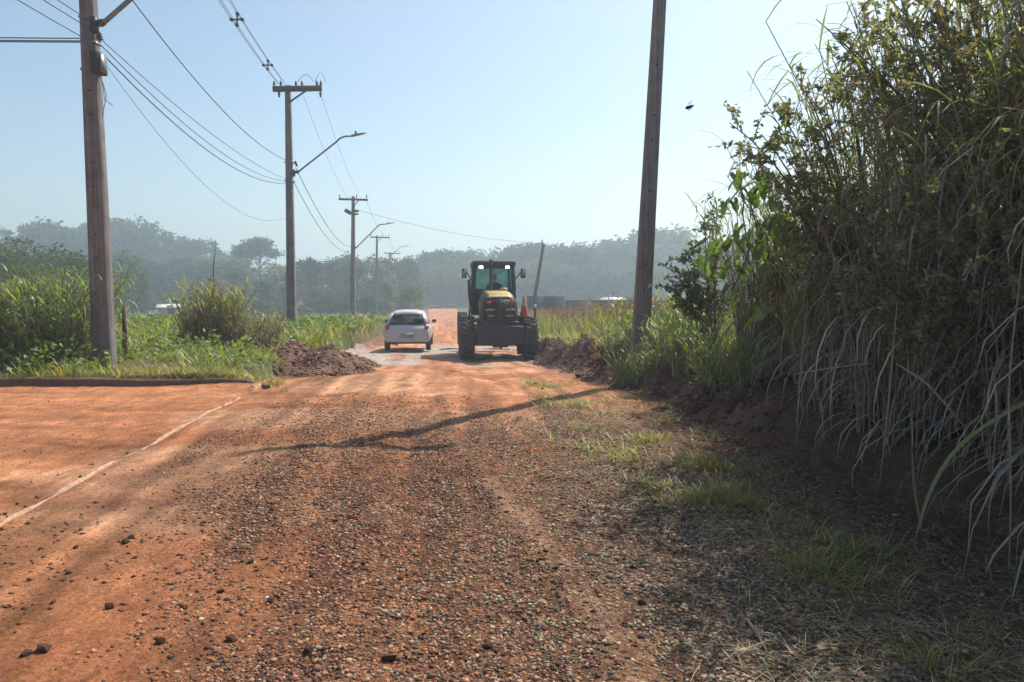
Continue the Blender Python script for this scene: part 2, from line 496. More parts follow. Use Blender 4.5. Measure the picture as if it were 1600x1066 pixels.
def sheet(xs, ys, zfun, colfun, keep=None, along=False):
    X, Y = np.meshgrid(xs, ys)
    if along: X = X - HEAD * Y            # grid lines run along the road
    Z = zfun(X, Y)
    v = np.stack([X, Y, Z], -1).reshape(-1, 3)
    col = colfun(X, Y); col = col.reshape(-1, col.shape[-1])
    nx, ny = len(xs), len(ys)
    i = np.arange(ny - 1)[:, None] * nx; j = np.arange(nx - 1)[None]
    f = np.stack([i + j, i + j + 1, i + nx + j + 1, i + nx + j], -1).reshape(-1, 4)
    if keep is not None:
        k = keep(X, Y).reshape(-1)
        f = f[k[f].any(1)]
        used = np.unique(f); mp = np.full(len(v), -1); mp[used] = np.arange(len(used))
        v, col, f = v[used], col[used], mp[f]
    return MB().add(v, f, col)

def lerp(a, b, t):
    return np.asarray(a, float) * (1 - t[..., None]) + np.asarray(b, float) * t[..., None]

def gravel_mask(x, y):
    """where the loose gravel lies: along the middle and right of the near road, thinning to the left"""
    u = x + HEAD * y
    n = fbm(u * 1.3, y * 0.55, 4, 71)
    g = smooth(-2.1, -0.7, u + 0.12 * (y - 3) + 1.1 * n) * (1 - smooth(7.0, 11.5, y + 2 * n))
    g = g * (0.45 + 0.55 * smooth(0.0, 0.55, 0.30 + n + 0.25 * (u > 0.3)))
    band = smooth(-0.30, 0.22, fbm(u * 3.0, y * 0.22, 3, 75))
    g = g * (0.55 + 0.45 * band)
    ridge_u = 0.10 + 0.62 * smooth(7.5, 3.0, y)
    g = g * (1 - 0.7 * np.exp(-((u - ridge_u - 0.06) / 0.13) ** 2))
    return g

def road_col(x, y):
    u = x + HEAD * y
    red = np.array([0.425, 0.182, 0.087]); deep = np.array([0.33, 0.125, 0.058]); pale = np.array([0.50, 0.275, 0.16])
    c = lerp(np.broadcast_to(red, x.shape + (3,)), deep, smooth(-0.1, 0.5, fbm(x * 0.6, y * 0.35, 4, 81)) * 0.8)
    c = lerp(c, pale, smooth(0.0, 0.5, fbm(x * 0.35 + 7, y * 0.8, 4, 91)) * 0.75)
    g = gravel_mask(x, y)
    stre = np.where(u > -2.9, fbm(u * 4.5, y * 0.3, 4, 84), fbm(x * 0.35 + 0.6 * y, y * 3.0, 4, 85))
    c = c * (1 + 0.75 * stre[..., None])
    c = lerp(c, np.array([0.185, 0.095, 0.058]), g * 0.85 * (1 - 0.75 * smooth(4.6, 7.2, y)))
    gr = smooth(0.3, 1.3, u + 0.5 * fbm(x, y, 3, 95)) * (1 - smooth(7, 12, y))
    c = lerp(c, np.array([0.24, 0.175, 0.125]), gr * 0.65 * (1 - 0.5 * smooth(5, 7.5, y)))
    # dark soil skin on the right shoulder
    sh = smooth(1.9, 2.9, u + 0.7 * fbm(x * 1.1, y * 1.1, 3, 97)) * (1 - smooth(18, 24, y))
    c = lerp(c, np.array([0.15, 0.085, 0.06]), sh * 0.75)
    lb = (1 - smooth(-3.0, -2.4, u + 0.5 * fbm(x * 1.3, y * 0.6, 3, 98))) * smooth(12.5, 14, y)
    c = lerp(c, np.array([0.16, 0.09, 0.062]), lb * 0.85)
    # pale old surface where vehicles stand
    old = smooth(20.2, 21.4, y + 0.9 * fbm(u * 0.8, y * 0.5, 3, 99)) * (1 - smooth(30, 36, y))
    pat = smooth(-0.25, 0.2, fbm(u * 0.7, y * 0.5, 4, 101))
    c = lerp(c, np.array([0.42, 0.36, 0.32]), old * pat * 0.9)
    # darker patches; the far ones are shade blobs painted into the colour
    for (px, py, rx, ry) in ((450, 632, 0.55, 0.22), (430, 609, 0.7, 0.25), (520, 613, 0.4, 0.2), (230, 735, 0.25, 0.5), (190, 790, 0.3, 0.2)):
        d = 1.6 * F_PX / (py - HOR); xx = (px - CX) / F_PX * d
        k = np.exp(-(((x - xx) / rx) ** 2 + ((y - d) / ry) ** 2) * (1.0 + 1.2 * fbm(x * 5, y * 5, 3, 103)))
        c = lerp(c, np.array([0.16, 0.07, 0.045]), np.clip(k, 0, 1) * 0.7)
    rl = np.exp(-((u - 0.14 - 0.62 * smooth(7.5, 3.0, y)) / 0.09) ** 2) * (1 - smooth(6.5, 9, y)) * (0.5 + fbm(x * 2, y * 2, 2, 105))
    c = lerp(c, np.array([0.40, 0.26, 0.17]), np.clip(rl, 0, 1) * 0.8)
    ga = np.maximum(g, 0.8 * gr * (1 - smooth(7, 11, y)))
    ga = ga * (1 - 0.7 * smooth(1.7, 2.4, u))
    return np.concatenate([c, np.clip(ga, 0, 1)[..., None]], -1)

def ground_col(x, y):
    u = x + HEAD * y
    soil = np.array([0.15, 0.085, 0.055]); green = np.array([0.075, 0.105, 0.03]); far = np.array([0.07, 0.10, 0.035])
    t = smooth(-0.25, 0.35, fbm(x * 0.5, y * 0.5, 4, 111))
    c = lerp(np.broadcast_to(soil, x.shape + (3,)), green, 0.25 + 0.6 * t)
    c = lerp(c, far, smooth(40, 90, y))
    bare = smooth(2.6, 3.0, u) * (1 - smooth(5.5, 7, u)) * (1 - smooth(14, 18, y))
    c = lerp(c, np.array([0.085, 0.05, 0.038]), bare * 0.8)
    return c

gx = axis(-700, 800, (-12, 8.5), 0.14, 1.06)
gy = axis(-60, 790, (1.0, 24), 0.14, 1.045)
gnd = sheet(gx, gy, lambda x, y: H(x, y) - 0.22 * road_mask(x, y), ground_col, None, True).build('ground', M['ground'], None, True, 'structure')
rx = axis(-42, 14, (-5.2, 4.6), 0.045, 1.06)
ry = axis(-6, 192, (2.2, 11.5), 0.045, 1.022)
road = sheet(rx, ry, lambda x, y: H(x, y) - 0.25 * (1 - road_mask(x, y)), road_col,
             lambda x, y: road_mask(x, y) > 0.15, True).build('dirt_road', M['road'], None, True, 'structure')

# kerb of the side street, dark concrete caked with red dirt
kb = MB()
kx = np.linspace(-30, -3.9, 70)
sec = []
for i, x in enumerate(kx):
    y = kerb_y(x) - 0.04 + 0.02 * math.sin(x * 2.3) + random.uniform(-.012, .012)
    h = 0.12 - 0.07 * smooth(-6.5, -3.9, x) + random.uniform(-.01, .01)
    z0 = ground_z(x, y - 0.1)
    sec.append([(x, y - 0.075, z0 - 0.12), (x, y - 0.055, z0 + h - 0.02), (x, y - 0.035, z0 + h), (x, y + 0.09, z0 + h + 0.004), (x, y + 0.10, z0 - 0.12)])
sec = np.array(sec); m = sec.shape[1]
i = np.arange(len(kx) - 1)[:, None] * m; j = np.arange(m - 1)[None]
kb.add(sec.reshape(-1, 3), np.stack([i + j, i + m + j, i + m + j + 1, i + j + 1], -1).reshape(-1, 4))
kerb = kb.build('kerb', M['kerb'], None, False, 'structure')

# worn concrete gutter edge that shows through the dirt across the street mouth: short broken blocks
def px_ground(px, py):
    d = 1.6 * F_PX / (py - HOR)
    return (px - CX) / F_PX * d, d
ga = np.array(px_ground(-60, 856)); gb = np.array(px_ground(403, 598))
strip = MB(); L = np.linalg.norm(gb - ga); dirn = (gb - ga) / L; nor = np.array([-dirn[1], dirn[0]])
ns = 420; ss = np.linspace(0, L, ns); rows = []
for i, sv in enumerate(ss):
    c = ga + dirn * sv + nor * (0.03 * math.sin(sv * 0.9) + 0.012 * vnoise(np.array([sv * 1.7]), np.array([0.3]), 9)[0])
    n1_ = fbm(np.array([sv * 6.0]), np.array([1.7]), 3, 13)[0]; n2_ = fbm(np.array([sv * 2.2]), np.array([4.1]), 3, 19)[0]
    hw = 0.020 + 0.0010 * sv + 0.014 * n1_
    z = ground_z(c[0], c[1]); top = z + 0.010 + 0.026 * n2_ + 0.008 * n1_ - (0.035 if vnoise(np.array([sv * 3.3]), np.array([8.0]), 23)[0] > 0.36 else 0)
    l_ = c + nor * hw; r_ = c - nor * hw
    rows += [(l_[0], l_[1], z - 0.05), (l_[0], l_[1], top - 0.006), (c[0], c[1], top + 0.003), (r_[0], r_[1], top - 0.008), (r_[0], r_[1], z - 0.05)]
i = np.arange(ns - 1)[:, None] * 5; j = np.arange(4)[None]
strip.add(rows, np.stack([i + j, i + j + 1, i + 5 + j + 1, i + 5 + j], -1).reshape(-1, 4))
strip.build('gutter_edge', M['strip'], None, False, 'structure')

# ------------------------------------------------------------------ generators for plants and stones
def rcol(n, base, var=0.25, rng=RNG):
    base = np.asarray(base, float)
    if base.ndim == 2: base = base[rng.integers(0, len(base), n)]
    k = 1 + var * rng.uniform(-1, 1, (n, 1)); w = 1 + var * 0.35 * rng.uniform(-1, 1, (n, 3))
    return np.clip(base * k * w, 0.003, 0.9)

def blades(mb, base, az, length, width, e0, curl, nseg=3, col=None, kink=None):
    """arching strips: base (n,3), azimuth, length, width, start elevation and how far it bends over"""
    n = len(base)
    f = lambda a: np.broadcast_to(np.asarray(a, float), (n,))
    az, length, width, e0, curl = map(f, (az, length, width, e0, curl))
    p = base.astype(float).copy()
    side = np.stack([-np.sin(az), np.cos(az), np.zeros(n)], -1)
    rows = []
    for i in range(nseg + 1):
        t = i / nseg
        w = width * (0.55 + 0.9 * t if t < 0.35 else 0.87 * (1 - t) / 0.65 + 0.02)
        if i < nseg:
            rows += [p - side * w[:, None] / 2, p + side * w[:, None] / 2]
        else:
            rows.append(p.copy())
        e = e0 - curl * ((i + 0.5) / nseg) ** 1.3
        d = np.stack([np.cos(e) * np.cos(az), np.cos(e) * np.sin(az), np.sin(e)], -1)
        p = p + d * (length / nseg)[:, None]
    v = np.stack(rows, 1); m = v.shape[1]
    b = np.arange(n)[:, None] * m
    c = np.repeat(col, m, 0) if col is not None else (1, 1, 1)
    q = []
    for i in range(nseg - 1):
        q.append(b + np.array([2 * i, 2 * i + 1, 2 * i + 3, 2 * i + 2]))
    tri = b + np.array([2 * nseg - 2, 2 * nseg - 1, 2 * nseg])
    n0 = mb.n
    mb.add(v.reshape(-1, 3), np.concatenate(q) if q else tri, c)
    if q: mb.f.append(tri + n0)

def leaves(mb, pos, size, col, flat=0.5, rng=RNG, aspect=0.5):
    """small pointed leaves, folded a little along the rib"""
    n = len(pos)
    size = np.broadcast_to(np.asarray(size, float), (n,))[:, None]
    a = rng.normal(size=(n, 3)); a[:, 2] *= flat; a /= np.linalg.norm(a, axis=1)[:, None]
    b = rng.normal(size=(n, 3)); b -= a * (a * b).sum(1)[:, None]; b /= np.linalg.norm(b, axis=1)[:, None]
    c = np.cross(a, b)
    w = aspect / 2
    v = np.stack([pos, pos + size * (0.45 * a + w * b + 0.10 * c), pos + size * a, pos + size * (0.45 * a - w * b + 0.10 * c)], 1)
    k = np.arange(n)[:, None] * 4
    f = np.concatenate([k + np.array([0, 1, 2]), k + np.array([0, 2, 3])])
    mb.add(v.reshape(-1, 3), f, np.repeat(col, 4, 0))

OCT_V = np.array([[1, 0, 0], [-1, 0, 0], [0, 1, 0], [0, -1, 0], [0, 0, 1], [0, 0, -1]], float)
OCT_F = np.array([[0, 2, 4], [2, 1, 4], [1, 3, 4], [3, 0, 4], [2, 0, 5], [1, 2, 5], [3, 1, 5], [0, 3, 5]])
def stones(mb, pos, size, col, rng=RNG, flat=0.6):
    n = len(pos)
    size = np.broadcast_to(np.asarray(size, float), (n,))
    v = OCT_V[None] * rng.uniform(0.6, 1.35, (n, 6, 1)) + rng.normal(0, 0.22, (n, 6, 3))
    a = rng.uniform(0, 6.28, n); ca, sa = np.cos(a)[:, None], np.sin(a)[:, None]
    x = v[..., 0] * ca - v[..., 1] * sa; y = v[..., 0] * sa + v[..., 1] * ca
    v = np.stack([x, y, v[..., 2] * flat], -1) * size[:, None, None] / 2 + pos[:, None]
    f = (np.arange(n)[:, None, None] * 6 + OCT_F[None]).reshape(-1, 3)
    mb.add(v.reshape(-1, 3), f, np.repeat(col, 6, 0))

def scatter(n, x0, x1, y0, y1, dens, rng=RNG, ypow=1.0):
    """n random ground points in a box, thinned by dens(x, y) in 0..1"""
    xs, ys = [], []
    got = 0
    for _ in range(40):
        x = rng.uniform(x0, x1, n); y = y0 + (y1 - y0) * rng.uniform(0, 1, n) ** ypow
        k = rng.uniform(0, 1, n) < dens(x, y)
        xs.append(x[k]); ys.append(y[k]); got += k.sum()
        if got >= n: break
    x = np.concatenate(xs)[:n]; y = np.concatenate(ys)[:n]
    return np.stack([x, y, H(x, y)], -1)

# ------------------------------------------------------------------ utility poles, lamps and cables
def tapered_pole(name, label, base, top, w0, d0, w1, d1, rz=0):
    """rectangular concrete pole with a recessed web on both broad faces"""
    t = thing(name, label, 'utility pole', tuple(base))
    b = MB(); top = Vector(top) - Vector(base)
    q = Matrix.Rotation(rz, 3, 'Z')
    ring = []
    n = 9
    for k in range(n):
        s = k / (n - 1); w = w0 + (w1 - w0) * s; d = d0 + (d1 - d0) * s
        c = top * s - Vector((0, 0, 0.3 * (1 - s)))
        ch = 0.10
        for (i, j) in ((-1, -1 + ch), (-1 + ch, -1), (1 - ch, -1), (1, -1 + ch), (1, 1 - ch), (1 - ch, 1), (-1 + ch, 1), (-1, 1 - ch)):
            ring.append(list(c + q @ Vector((i * w / 2, j * d / 2, 0))))
    fs = []
    for k in range(n - 1):
        for j in range(8):
            fs.append((k * 8 + j, k * 8 + (j + 1) % 8, k * 8 + 8 + (j + 1) % 8, k * 8 + 8 + j))
    fs.append(tuple(range((n - 1) * 8, n * 8)))
    b.add(ring, fs)
    b.build('shaft', M['concrete'], t)
    return t

def insulator(t, p, h=0.22):
    b = MB(); k = h / 0.22
    b.lathe([(0, 0.018), (0.05, 0.018), (0.06, 0.06), (0.09, 0.05), (0.10, 0.03), (0.115, 0.055), (0.15, 0.045), (0.16, 0.03), (0.18, 0.04), (0.21, 0.03), (0.22, 0.001)], 'z', 8, c=p)
    v = b.v[-1]; v[:, 2] = p[2] + (v[:, 2] - p[2]) * k
    return b.build('insulator', M['ceramic'], t, True)

def crossarm(t, z, x0, x1, hgt=0.12, ins=(), brace=True, y=-0.14):
    b = MB(); b.bar((x0, y, z), (x1, y, z), 0.1, hgt)
    ca = b.build('crossarm', M['wood'], t)
    for x in ins: insulator(t, (x, y, z + hgt / 2))
    if brace:
        b = MB(); b.bar((0.06, y - 0.07, z - 0.42), (x1 * 0.42, y - 0.07, z - 0.06), 0.03, 0.05)
        b.build('brace', M['darkmetal'], t)

def lamp_arm(t, p0, p1, p2, r=0.032, head=0.55):
    b = MB()
    p0, p1, p2 = map(np.array, (p0, p1, p2))
    pts = [p0 + (p1 - p0) * s for s in np.linspace(0, 0.9, 6)]
    for s in np.linspace(0.1, 1, 7):
        a = p1 + (p0 - p1) * 0.1 * (1 - s); c = p1 + (p2 - p1) * s * 0.75
        pts.append(a * (1 - s) + c * s + np.array([0, 0, 0.05 * math.sin(s * math.pi)]))
    b.tube(pts, r, 8)
    arm = b.build('lamp_arm', M['galv'], t, True)
    b = MB(); b.bar(p0 + np.array([-0.1, 0, -0.12]), p0 + np.array([-0.1, 0, 0.14]), 0.09, 0.12)
    b.bar(p0 + np.array([-0.1, 0, 0.02]), p0 + (p1 - p0) * 0.06, 0.07, 0.09)
    b.build('bracket', M['darkmetal'], arm)
    d = (p2 - p1) / np.linalg.norm(p2 - p1)
    b = MB()
    rows = []
    for s, w, h in ((0, 0.05, 0.05), (0.12, 0.16, 0.10), (0.5, 0.22, 0.09), (0.85, 0.18, 0.06), (1.0, 0.08, 0.03)):
        c = pts[-1] + d * head * s
        for a in np.linspace(0, 2 * np.pi, 8, endpoint=False):
            rows.append(c + np.array([0, 1, 0]) * w / 2 * math.cos(a) + np.array([0, 0, 1]) * h / 2 * math.sin(a))
    fs = [(k * 8 + j, k * 8 + (j + 1) % 8, k * 8 + 8 + (j + 1) % 8, k * 8 + 8 + j) for k in range(4) for j in range(8)]
    fs += [tuple(range(8))[::-1], tuple(range(32, 40))]
    b.add(rows, fs)
    hd = b.build('lamp_head', M['galv'], t, True)
    b = MB(); b.lathe([(0, 0.035), (0.10, 0.035), (0.12, 0.02), (0.12, 0.001)], 'z', 8, c=pts[-1] + d * head * 0.35 + np.array([0, 0, 0.04]))
    b.build('photocell', M['darkmetal'], hd)

def local(t, p):
    return np.array(p) - np.array(t.location)

# pole at the street corner
b1 = P(165, 583, 12.8); b1[2] = ground_z(b1[0], 12.8)
pole1 = tapered_pole('utility_pole', 'thick concrete utility pole standing in grass beside the kerb', b1, (b1[0] - 0.02, 12.8, 9.3), 0.33, 0.24, 0.18, 0.14)
crossarm(pole1, 8.6 - b1[2], -0.6, 1.3, ins=(-0.5, 0.3, 0.8, 1.2))
lamp_arm(pole1, local(pole1, P(157, 40, 12.65)), local(pole1, P(262, -52, 12.6)), local(pole1, P(325, -62, 12.6)), 0.04)
q = local(pole1, P(154, 100, 12.7)); b = MB(); b.box(q, (0.15, 0.24, 0.34)); bx = b.build('junction_box', M['darkmetal'], pole1)
b = MB(); b.box(q + np.array([0.085, 0, 0]), (0.018, 0.2, 0.3)); b.build('lid', M['galv'], bx)
for (pa, pb, pc) in (((157, 120), (166, 150), (160, 182)), ((158, 120), (163, 155), (176, 165))):
    pts = [local(pole1, P(*q, 12.62)) for q in (pa, ((pa[0] + pb[0]) / 2 + 1, (pa[1] + pb[1]) / 2), pb, pc)]
    b = MB(); b.tube(pts, 0.006, 5); b.build('loose_wire', M['cable'], pole1)
for zz in (P(150, 22, 12.6)[2], P(150, 62, 12.6)[2], P(150, 105, 12.6)[2]):
    z = zz - b1[2]; s = z / 9.2; w = 0.33 - 0.15 * s + 0.02; d = 0.24 - 0.10 * s + 0.02
    b = MB(); b.box((-0.02 * s, 0, z), (w, d, 0.035)); b.build('strap', M['galv'], pole1)
insulator(pole1, local(pole1, P(156, 66, 12.65)), 0.16)

def pole_holes(t, top, w0, w1, d0, d1, zs):
    top = Vector(top) - t.location
    for z in zs:
        f = z / top.z; c = top * f
        b = MB(); b.box((c.x, c.y - (d0 + (d1 - d0) * f) / 2 - 0.001, z), (0.03, 0.012, 0.03)); b.build('bolt_hole', M['cable'], t)
pole_holes(pole1, (b1[0] - 0.02, 12.8, 9.3), 0.33, 0.18, 0.24, 0.14, [1.9, 2.3, 3.1, 3.5, 4.3, 4.7])
# second pole with crossarm and street lamp
b2 = P(456, 512, 29); b2[2] = ground_z(b2[0], 29)
top2 = P(450, 134, 29)
pole2 = tapered_pole('utility_pole', 'tall concrete utility pole with crossarm and street lamp, left of the car', b2, top2, 0.34, 0.28, 0.20, 0.17)
q = local(pole2, P(450, 141, 29))
b = MB(); b.bar(q + np.array([-0.53, -0.15, 0]), q + np.array([1.33, -0.15, 0.03]), 0.11, 0.20); b.build('crossarm', M['wood'], pole2)
for dx in (-0.48, -0.22, 0.35, 0.58, 1.15, 1.3): insulator(pole2, q + np.array([dx, -0.15, 0.09]), 0.22)
for dx in (-0.3, 1.28):
    b = MB(); b.lathe([(0, 0.03), (-0.03, 0.05), (-0.10, 0.05), (-0.13, 0.03), (-0.17, 0.045), (-0.22, 0.01)], 'z', 8, c=q + np.array([dx, -0.15, -0.10])); b.build('hanging_insulator', M['ceramic'], pole2, True)
b = MB(); b.bar(local(pole2, P(452, 160, 28.84)), local(pole2, P(478, 142, 28.84)), 0.04, 0.06); b.build('brace', M['darkmetal'], pole2)
for k, (xa, xb, h) in enumerate(((0.45, 1.05, 0.28), (1.1, 1.5, 0.35))):
    pts = [q + np.array([xa + (xb - xa) * s, -0.2, 0.25 + h * math.sin(math.pi * s)]) for s in np.linspace(0, 1, 9)]
    b = MB(); b.tube(pts, 0.010, 5); b.build('jumper_wire', M['wire'], pole2)
lamp_arm(pole2, local(pole2, P(463, 271, 28.85)), local(pole2, P(533, 216, 28.8)), local(pole2, P(552, 212, 28.8)), 0.035, 0.62)
for yy in (254, 283):
    q = local(pole2, P(452.5, yy, 29)); b = MB(); b.box(q, (0.33, 0.29, 0.05)); b.build('strap', M['galv'], pole2)
b = MB(); b.bar(local(pole2, P(461, 252, 28.8)), local(pole2, P(464, 260, 28.8)), 0.07, 0.07); b.build('cable_clamp', M['darkmetal'], pole2)

# third, fourth and fifth poles along the left verge
def far_pole(pxb, pyt, y, arm, lamp, label, w, extra=False):
    bb = P(pxb, 500, y); bb[2] = ground_z(bb[0], y)
    tp = P(pxb + 1, pyt, y)
    t = tapered_pole('utility_pole', label, bb, tp, w, w * 0.85, w * 0.6, w * 0.5)
    q = local(t, P(pxb, arm[2], y)); x0 = (arm[0] - pxb) / F_PX * y; x1 = (arm[1] - pxb) / F_PX * y
    b = MB(); b.bar(q + np.array([x0, -0.15, 0.02]), q + np.array([x1, -0.15, -0.04]), 0.11, 0.15); b.build('crossarm', M['wood'], t)
    for s in (0.04, 0.62, 0.96): insulator(t, q + np.array([x0 + (x1 - x0) * s, -0.15, 0.07]), 0.3)
    b = MB(); b.bar(q + np.array([0.05, -0.2, -0.6]), q + np.array([x1 * 0.45, -0.2, -0.05]), 0.05, 0.06); b.build('brace', M['darkmetal'], t)
    if lamp: lamp_arm(t, local(t, P(*lamp[0], y - .2)), local(t, P(*lamp[1], y - .2)), local(t, P(*lamp[2], y - .2)), 0.045, 0.8)
    if extra:
        c = local(t, P(549, 331, y - 0.3)); b = MB()
        b.box(c + np.array([-0.25, 0, 0.0]), (0.5, 0.3, 0.28), Matrix.Rotation(0.5, 3, 'Y')); b.box(c + np.array([0.35, 0, 0.05]), (0.4, 0.2, 0.16)); b.box(c + np.array([0.35, 0, -0.18]), (0.34, 0.2, 0.12))
        b.build('switch_box', M['darkmetal'], t)
    return t
pole3 = far_pole(551, 307, 57, (530, 575, 312), ((556, 388), (592, 352), (604, 350)), 'slim utility pole with crossarm and lamp, third along the left verge', 0.38, True)
pole4 = far_pole(588, 368, 92, (579, 609, 371), None, 'hazy distant utility pole with plain crossarm and no lamp', 0.36)
pole5 = far_pole(608, 394, 122, (601, 625, 396), ((612, 399), (626, 386), (634, 385)), 'farthest small utility pole with lamp in front of the tree line', 0.36)

# pole on the right verge, leaning a little, its top above the picture
b6 = P(997, 528, 12.3); b6[2] = ground_z(b6[0], 12.3)
t6 = P(1030.5, 0, 12.3); dirp = (t6 - b6) / (t6[2] - b6[2])
top6 = b6 + dirp * (8.4 - b6[2])
pole6 = tapered_pole('utility_pole', 'bare concrete utility pole leaning slightly beside the tall thicket', b6, top6, 0.285, 0.26, 0.15, 0.15)
q = local(pole6, b6 + dirp * (8.0 - b6[2]))
b = MB(); b.bar(q + np.array([-0.85, -0.14, 0.25]), q + np.array([0.9, -0.14, -0.15]), 0.1, 0.12); b.build('crossarm', M['wood'], pole6)
for s in (-0.78, -0.35, 0.4, 0.82): insulator(pole6, q + np.array([s, -0.14, 0.10 - 0.22 * s]), 0.22)

pole_holes(pole6, top6, 0.285, 0.15, 0.26, 0.15, [1.5, 1.9, 2.7, 3.1, 3.9, 4.3, 5.1])
# pole behind the viewer that carries the near ends of the lines
bb = np.array([-5.2, -14.0, ground_z(-5.2, -14.0)])
pole0 = tapered_pole('utility_pole', 'concrete utility pole behind the viewer on the street corner', bb, (-5.2, -14.0, 9.3), 0.34, 0.28, 0.2, 0.17)
crossarm(pole0, 8.6 - bb[2], -0.6, 1.3, ins=(-0.5, 0.3, 0.8, 1.2))

def cable(label, a, b, sag, r, mat='wire', n=28, group=None, name='overhead_cable'):
    a = np.array(a, float); b = np.array(b, float)
    s = np.linspace(0, 1, n)[:, None]
    pts = a + (b - a) * s - np.array([0, 0, 1.0]) * sag * 4 * s * (1 - s)
    m_ = MB().tube(pts, r * 0.8, 5)
    o = m_.build(name, M[mat], None, True)
    tag(o, label, 'cable', group)
    return pts
# high-voltage lines held apart by spacers between the first and second poles
A0 = np.array([b1[0] + 0.75, 12.7, 8.95]); B0 = P(440, 131, 28.8)
offs = [np.array([-0.17, 0, 0.0]), np.array([0.0, 0, -0.16]), np.array([0.17, 0, 0.0]), np.array([0.02, 0, 0.17])]
nm = ['leftmost', 'lowest', 'rightmost', 'topmost']
lines = []
for k, of in enumerate(offs):
    lines.append(cable('%s of four spaced power lines running from the frame top to the second pole' % nm[k], A0 + of, B0 + of * 0.8, 0.22, 0.011 if k < 3 else 0.008, 'cable', group='spaced power lines'))
for tpx, lab in (((385, 57), 'upper'), ((428, 107), 'lower')):
    best = min(range(28), key=lambda i: abs((lines[1][i][0] / lines[1][i][1]) * F_PX + CX - tpx[0]))
    ps = [l[best] for l in lines]; c = sum(ps) / 4
    b = MB()
    for p in ps:
        b.bar(c, p, 0.035, 0.035); b.box(p, (0.07, 0.10, 0.07))
    tag(b.build('line_spacer', M['cable']), '%s of the two dark cross-shaped spacers on the power lines' % lab, 'spacer', 'line spacers')
cable('single heavy black cable sloping down from the first lamp arm to the second pole', (b1[0] + 0.15, 12.68, 7.15), P(446, 250, 28.8), 0.55, 0.014, 'cable')
for k, (za, zb, sg, w) in enumerate(((0.10, 280, 0.30, 'upper'), (0.0, 283, 0.52, 'middle'), (-0.12, 286, 0.62, 'lower'))):
    q = P(157, 70, 12.68); q[2] += za
    cable('%s of three sagging phone cables between the first and second poles' % w, q, P(448, zb, 28.85), sg, (0.009, 0.010, 0.013)[k], 'cable', group='sagging phone cables')
cable('thin loose wire drooping lowest between the first and second poles', P(158, 90, 12.68), P(456, 335, 28.85), 1.15, 0.006, 'wire')
for k, (za, pyl) in enumerate(((60, 47), (64, 53), (66, 57))):
    p = P(128, za, 12.75); far = P(-260, pyl - 16, 12.3 + 0.2 * k)
    cable('%s of the level cables leaving the first pole towards the left edge' % ('upper', 'middle', 'lower')[k], p, far + np.array([-14, -1.5, 0.3]), 0.25, 0.012, 'cable', group='side street cables')
for k, (pya, off) in enumerate(((58, 0.0), (40, 0.25), (30, 0.5))):
    cable('%s of the wires rising from the first pole to the top left corner' % ('lowest', 'middle', 'highest')[k], P(128 + 4 * k, pya, 12.7), (-5.2 + off, -13.8, P(128, pya, 12.7)[2] + 0.3), 0.35, 0.009, 'cable', group='near span wires')
for k, (xa, xb) in enumerate((((474, 150), (546, 312)), ((503, 153), (566, 312)))):
    cable('%s thin line between the crossarms of the second and third poles' % ('left', 'right')[k], P(*xa, 28.8), P(*xb, 56.8), 0.45, 0.008, 'wire')
cable('upper black cable descending from the second pole to the third', P(462, 262, 28.8), P(549, 386, 56.7), 0.75, 0.017, 'cable')
cable('lower black cable descending from the second pole to the third', P(459, 284, 28.8), P(547, 392, 56.7), 0.85, 0.015, 'cable')
cable('faint wire from the third pole crossing the sky towards the right', P(556, 327, 56.7), P(846, 392, 62) + np.array([0, 0, 0.6]), 0.45, 0.016, 'wire')
cable('hazy line between the third and fourth poles', P(572, 313, 56.7), P(607, 371, 91.7), 0.7, 0.014, 'wire')
cable('hazy line between the fourth and fifth poles', P(607, 371, 91.7), P(624, 396, 121.7), 0.6, 0.018, 'wire')

# leaning dark post beyond the grader
q0 = P(827, 480, 62); q0[2] = ground_z(q0[0], 62); q1 = P(846, 392, 62) + np.array([0.2, 0, 0.6])
b = MB(); b.tube([q0, q0 * 0.5 + q1 * 0.5, q1], [0.17, 0.15, 0.13], 8)
tag(b.build('leaning_post', M['wood'], None, True), 'dark slanting post rising behind the road grader', 'post')

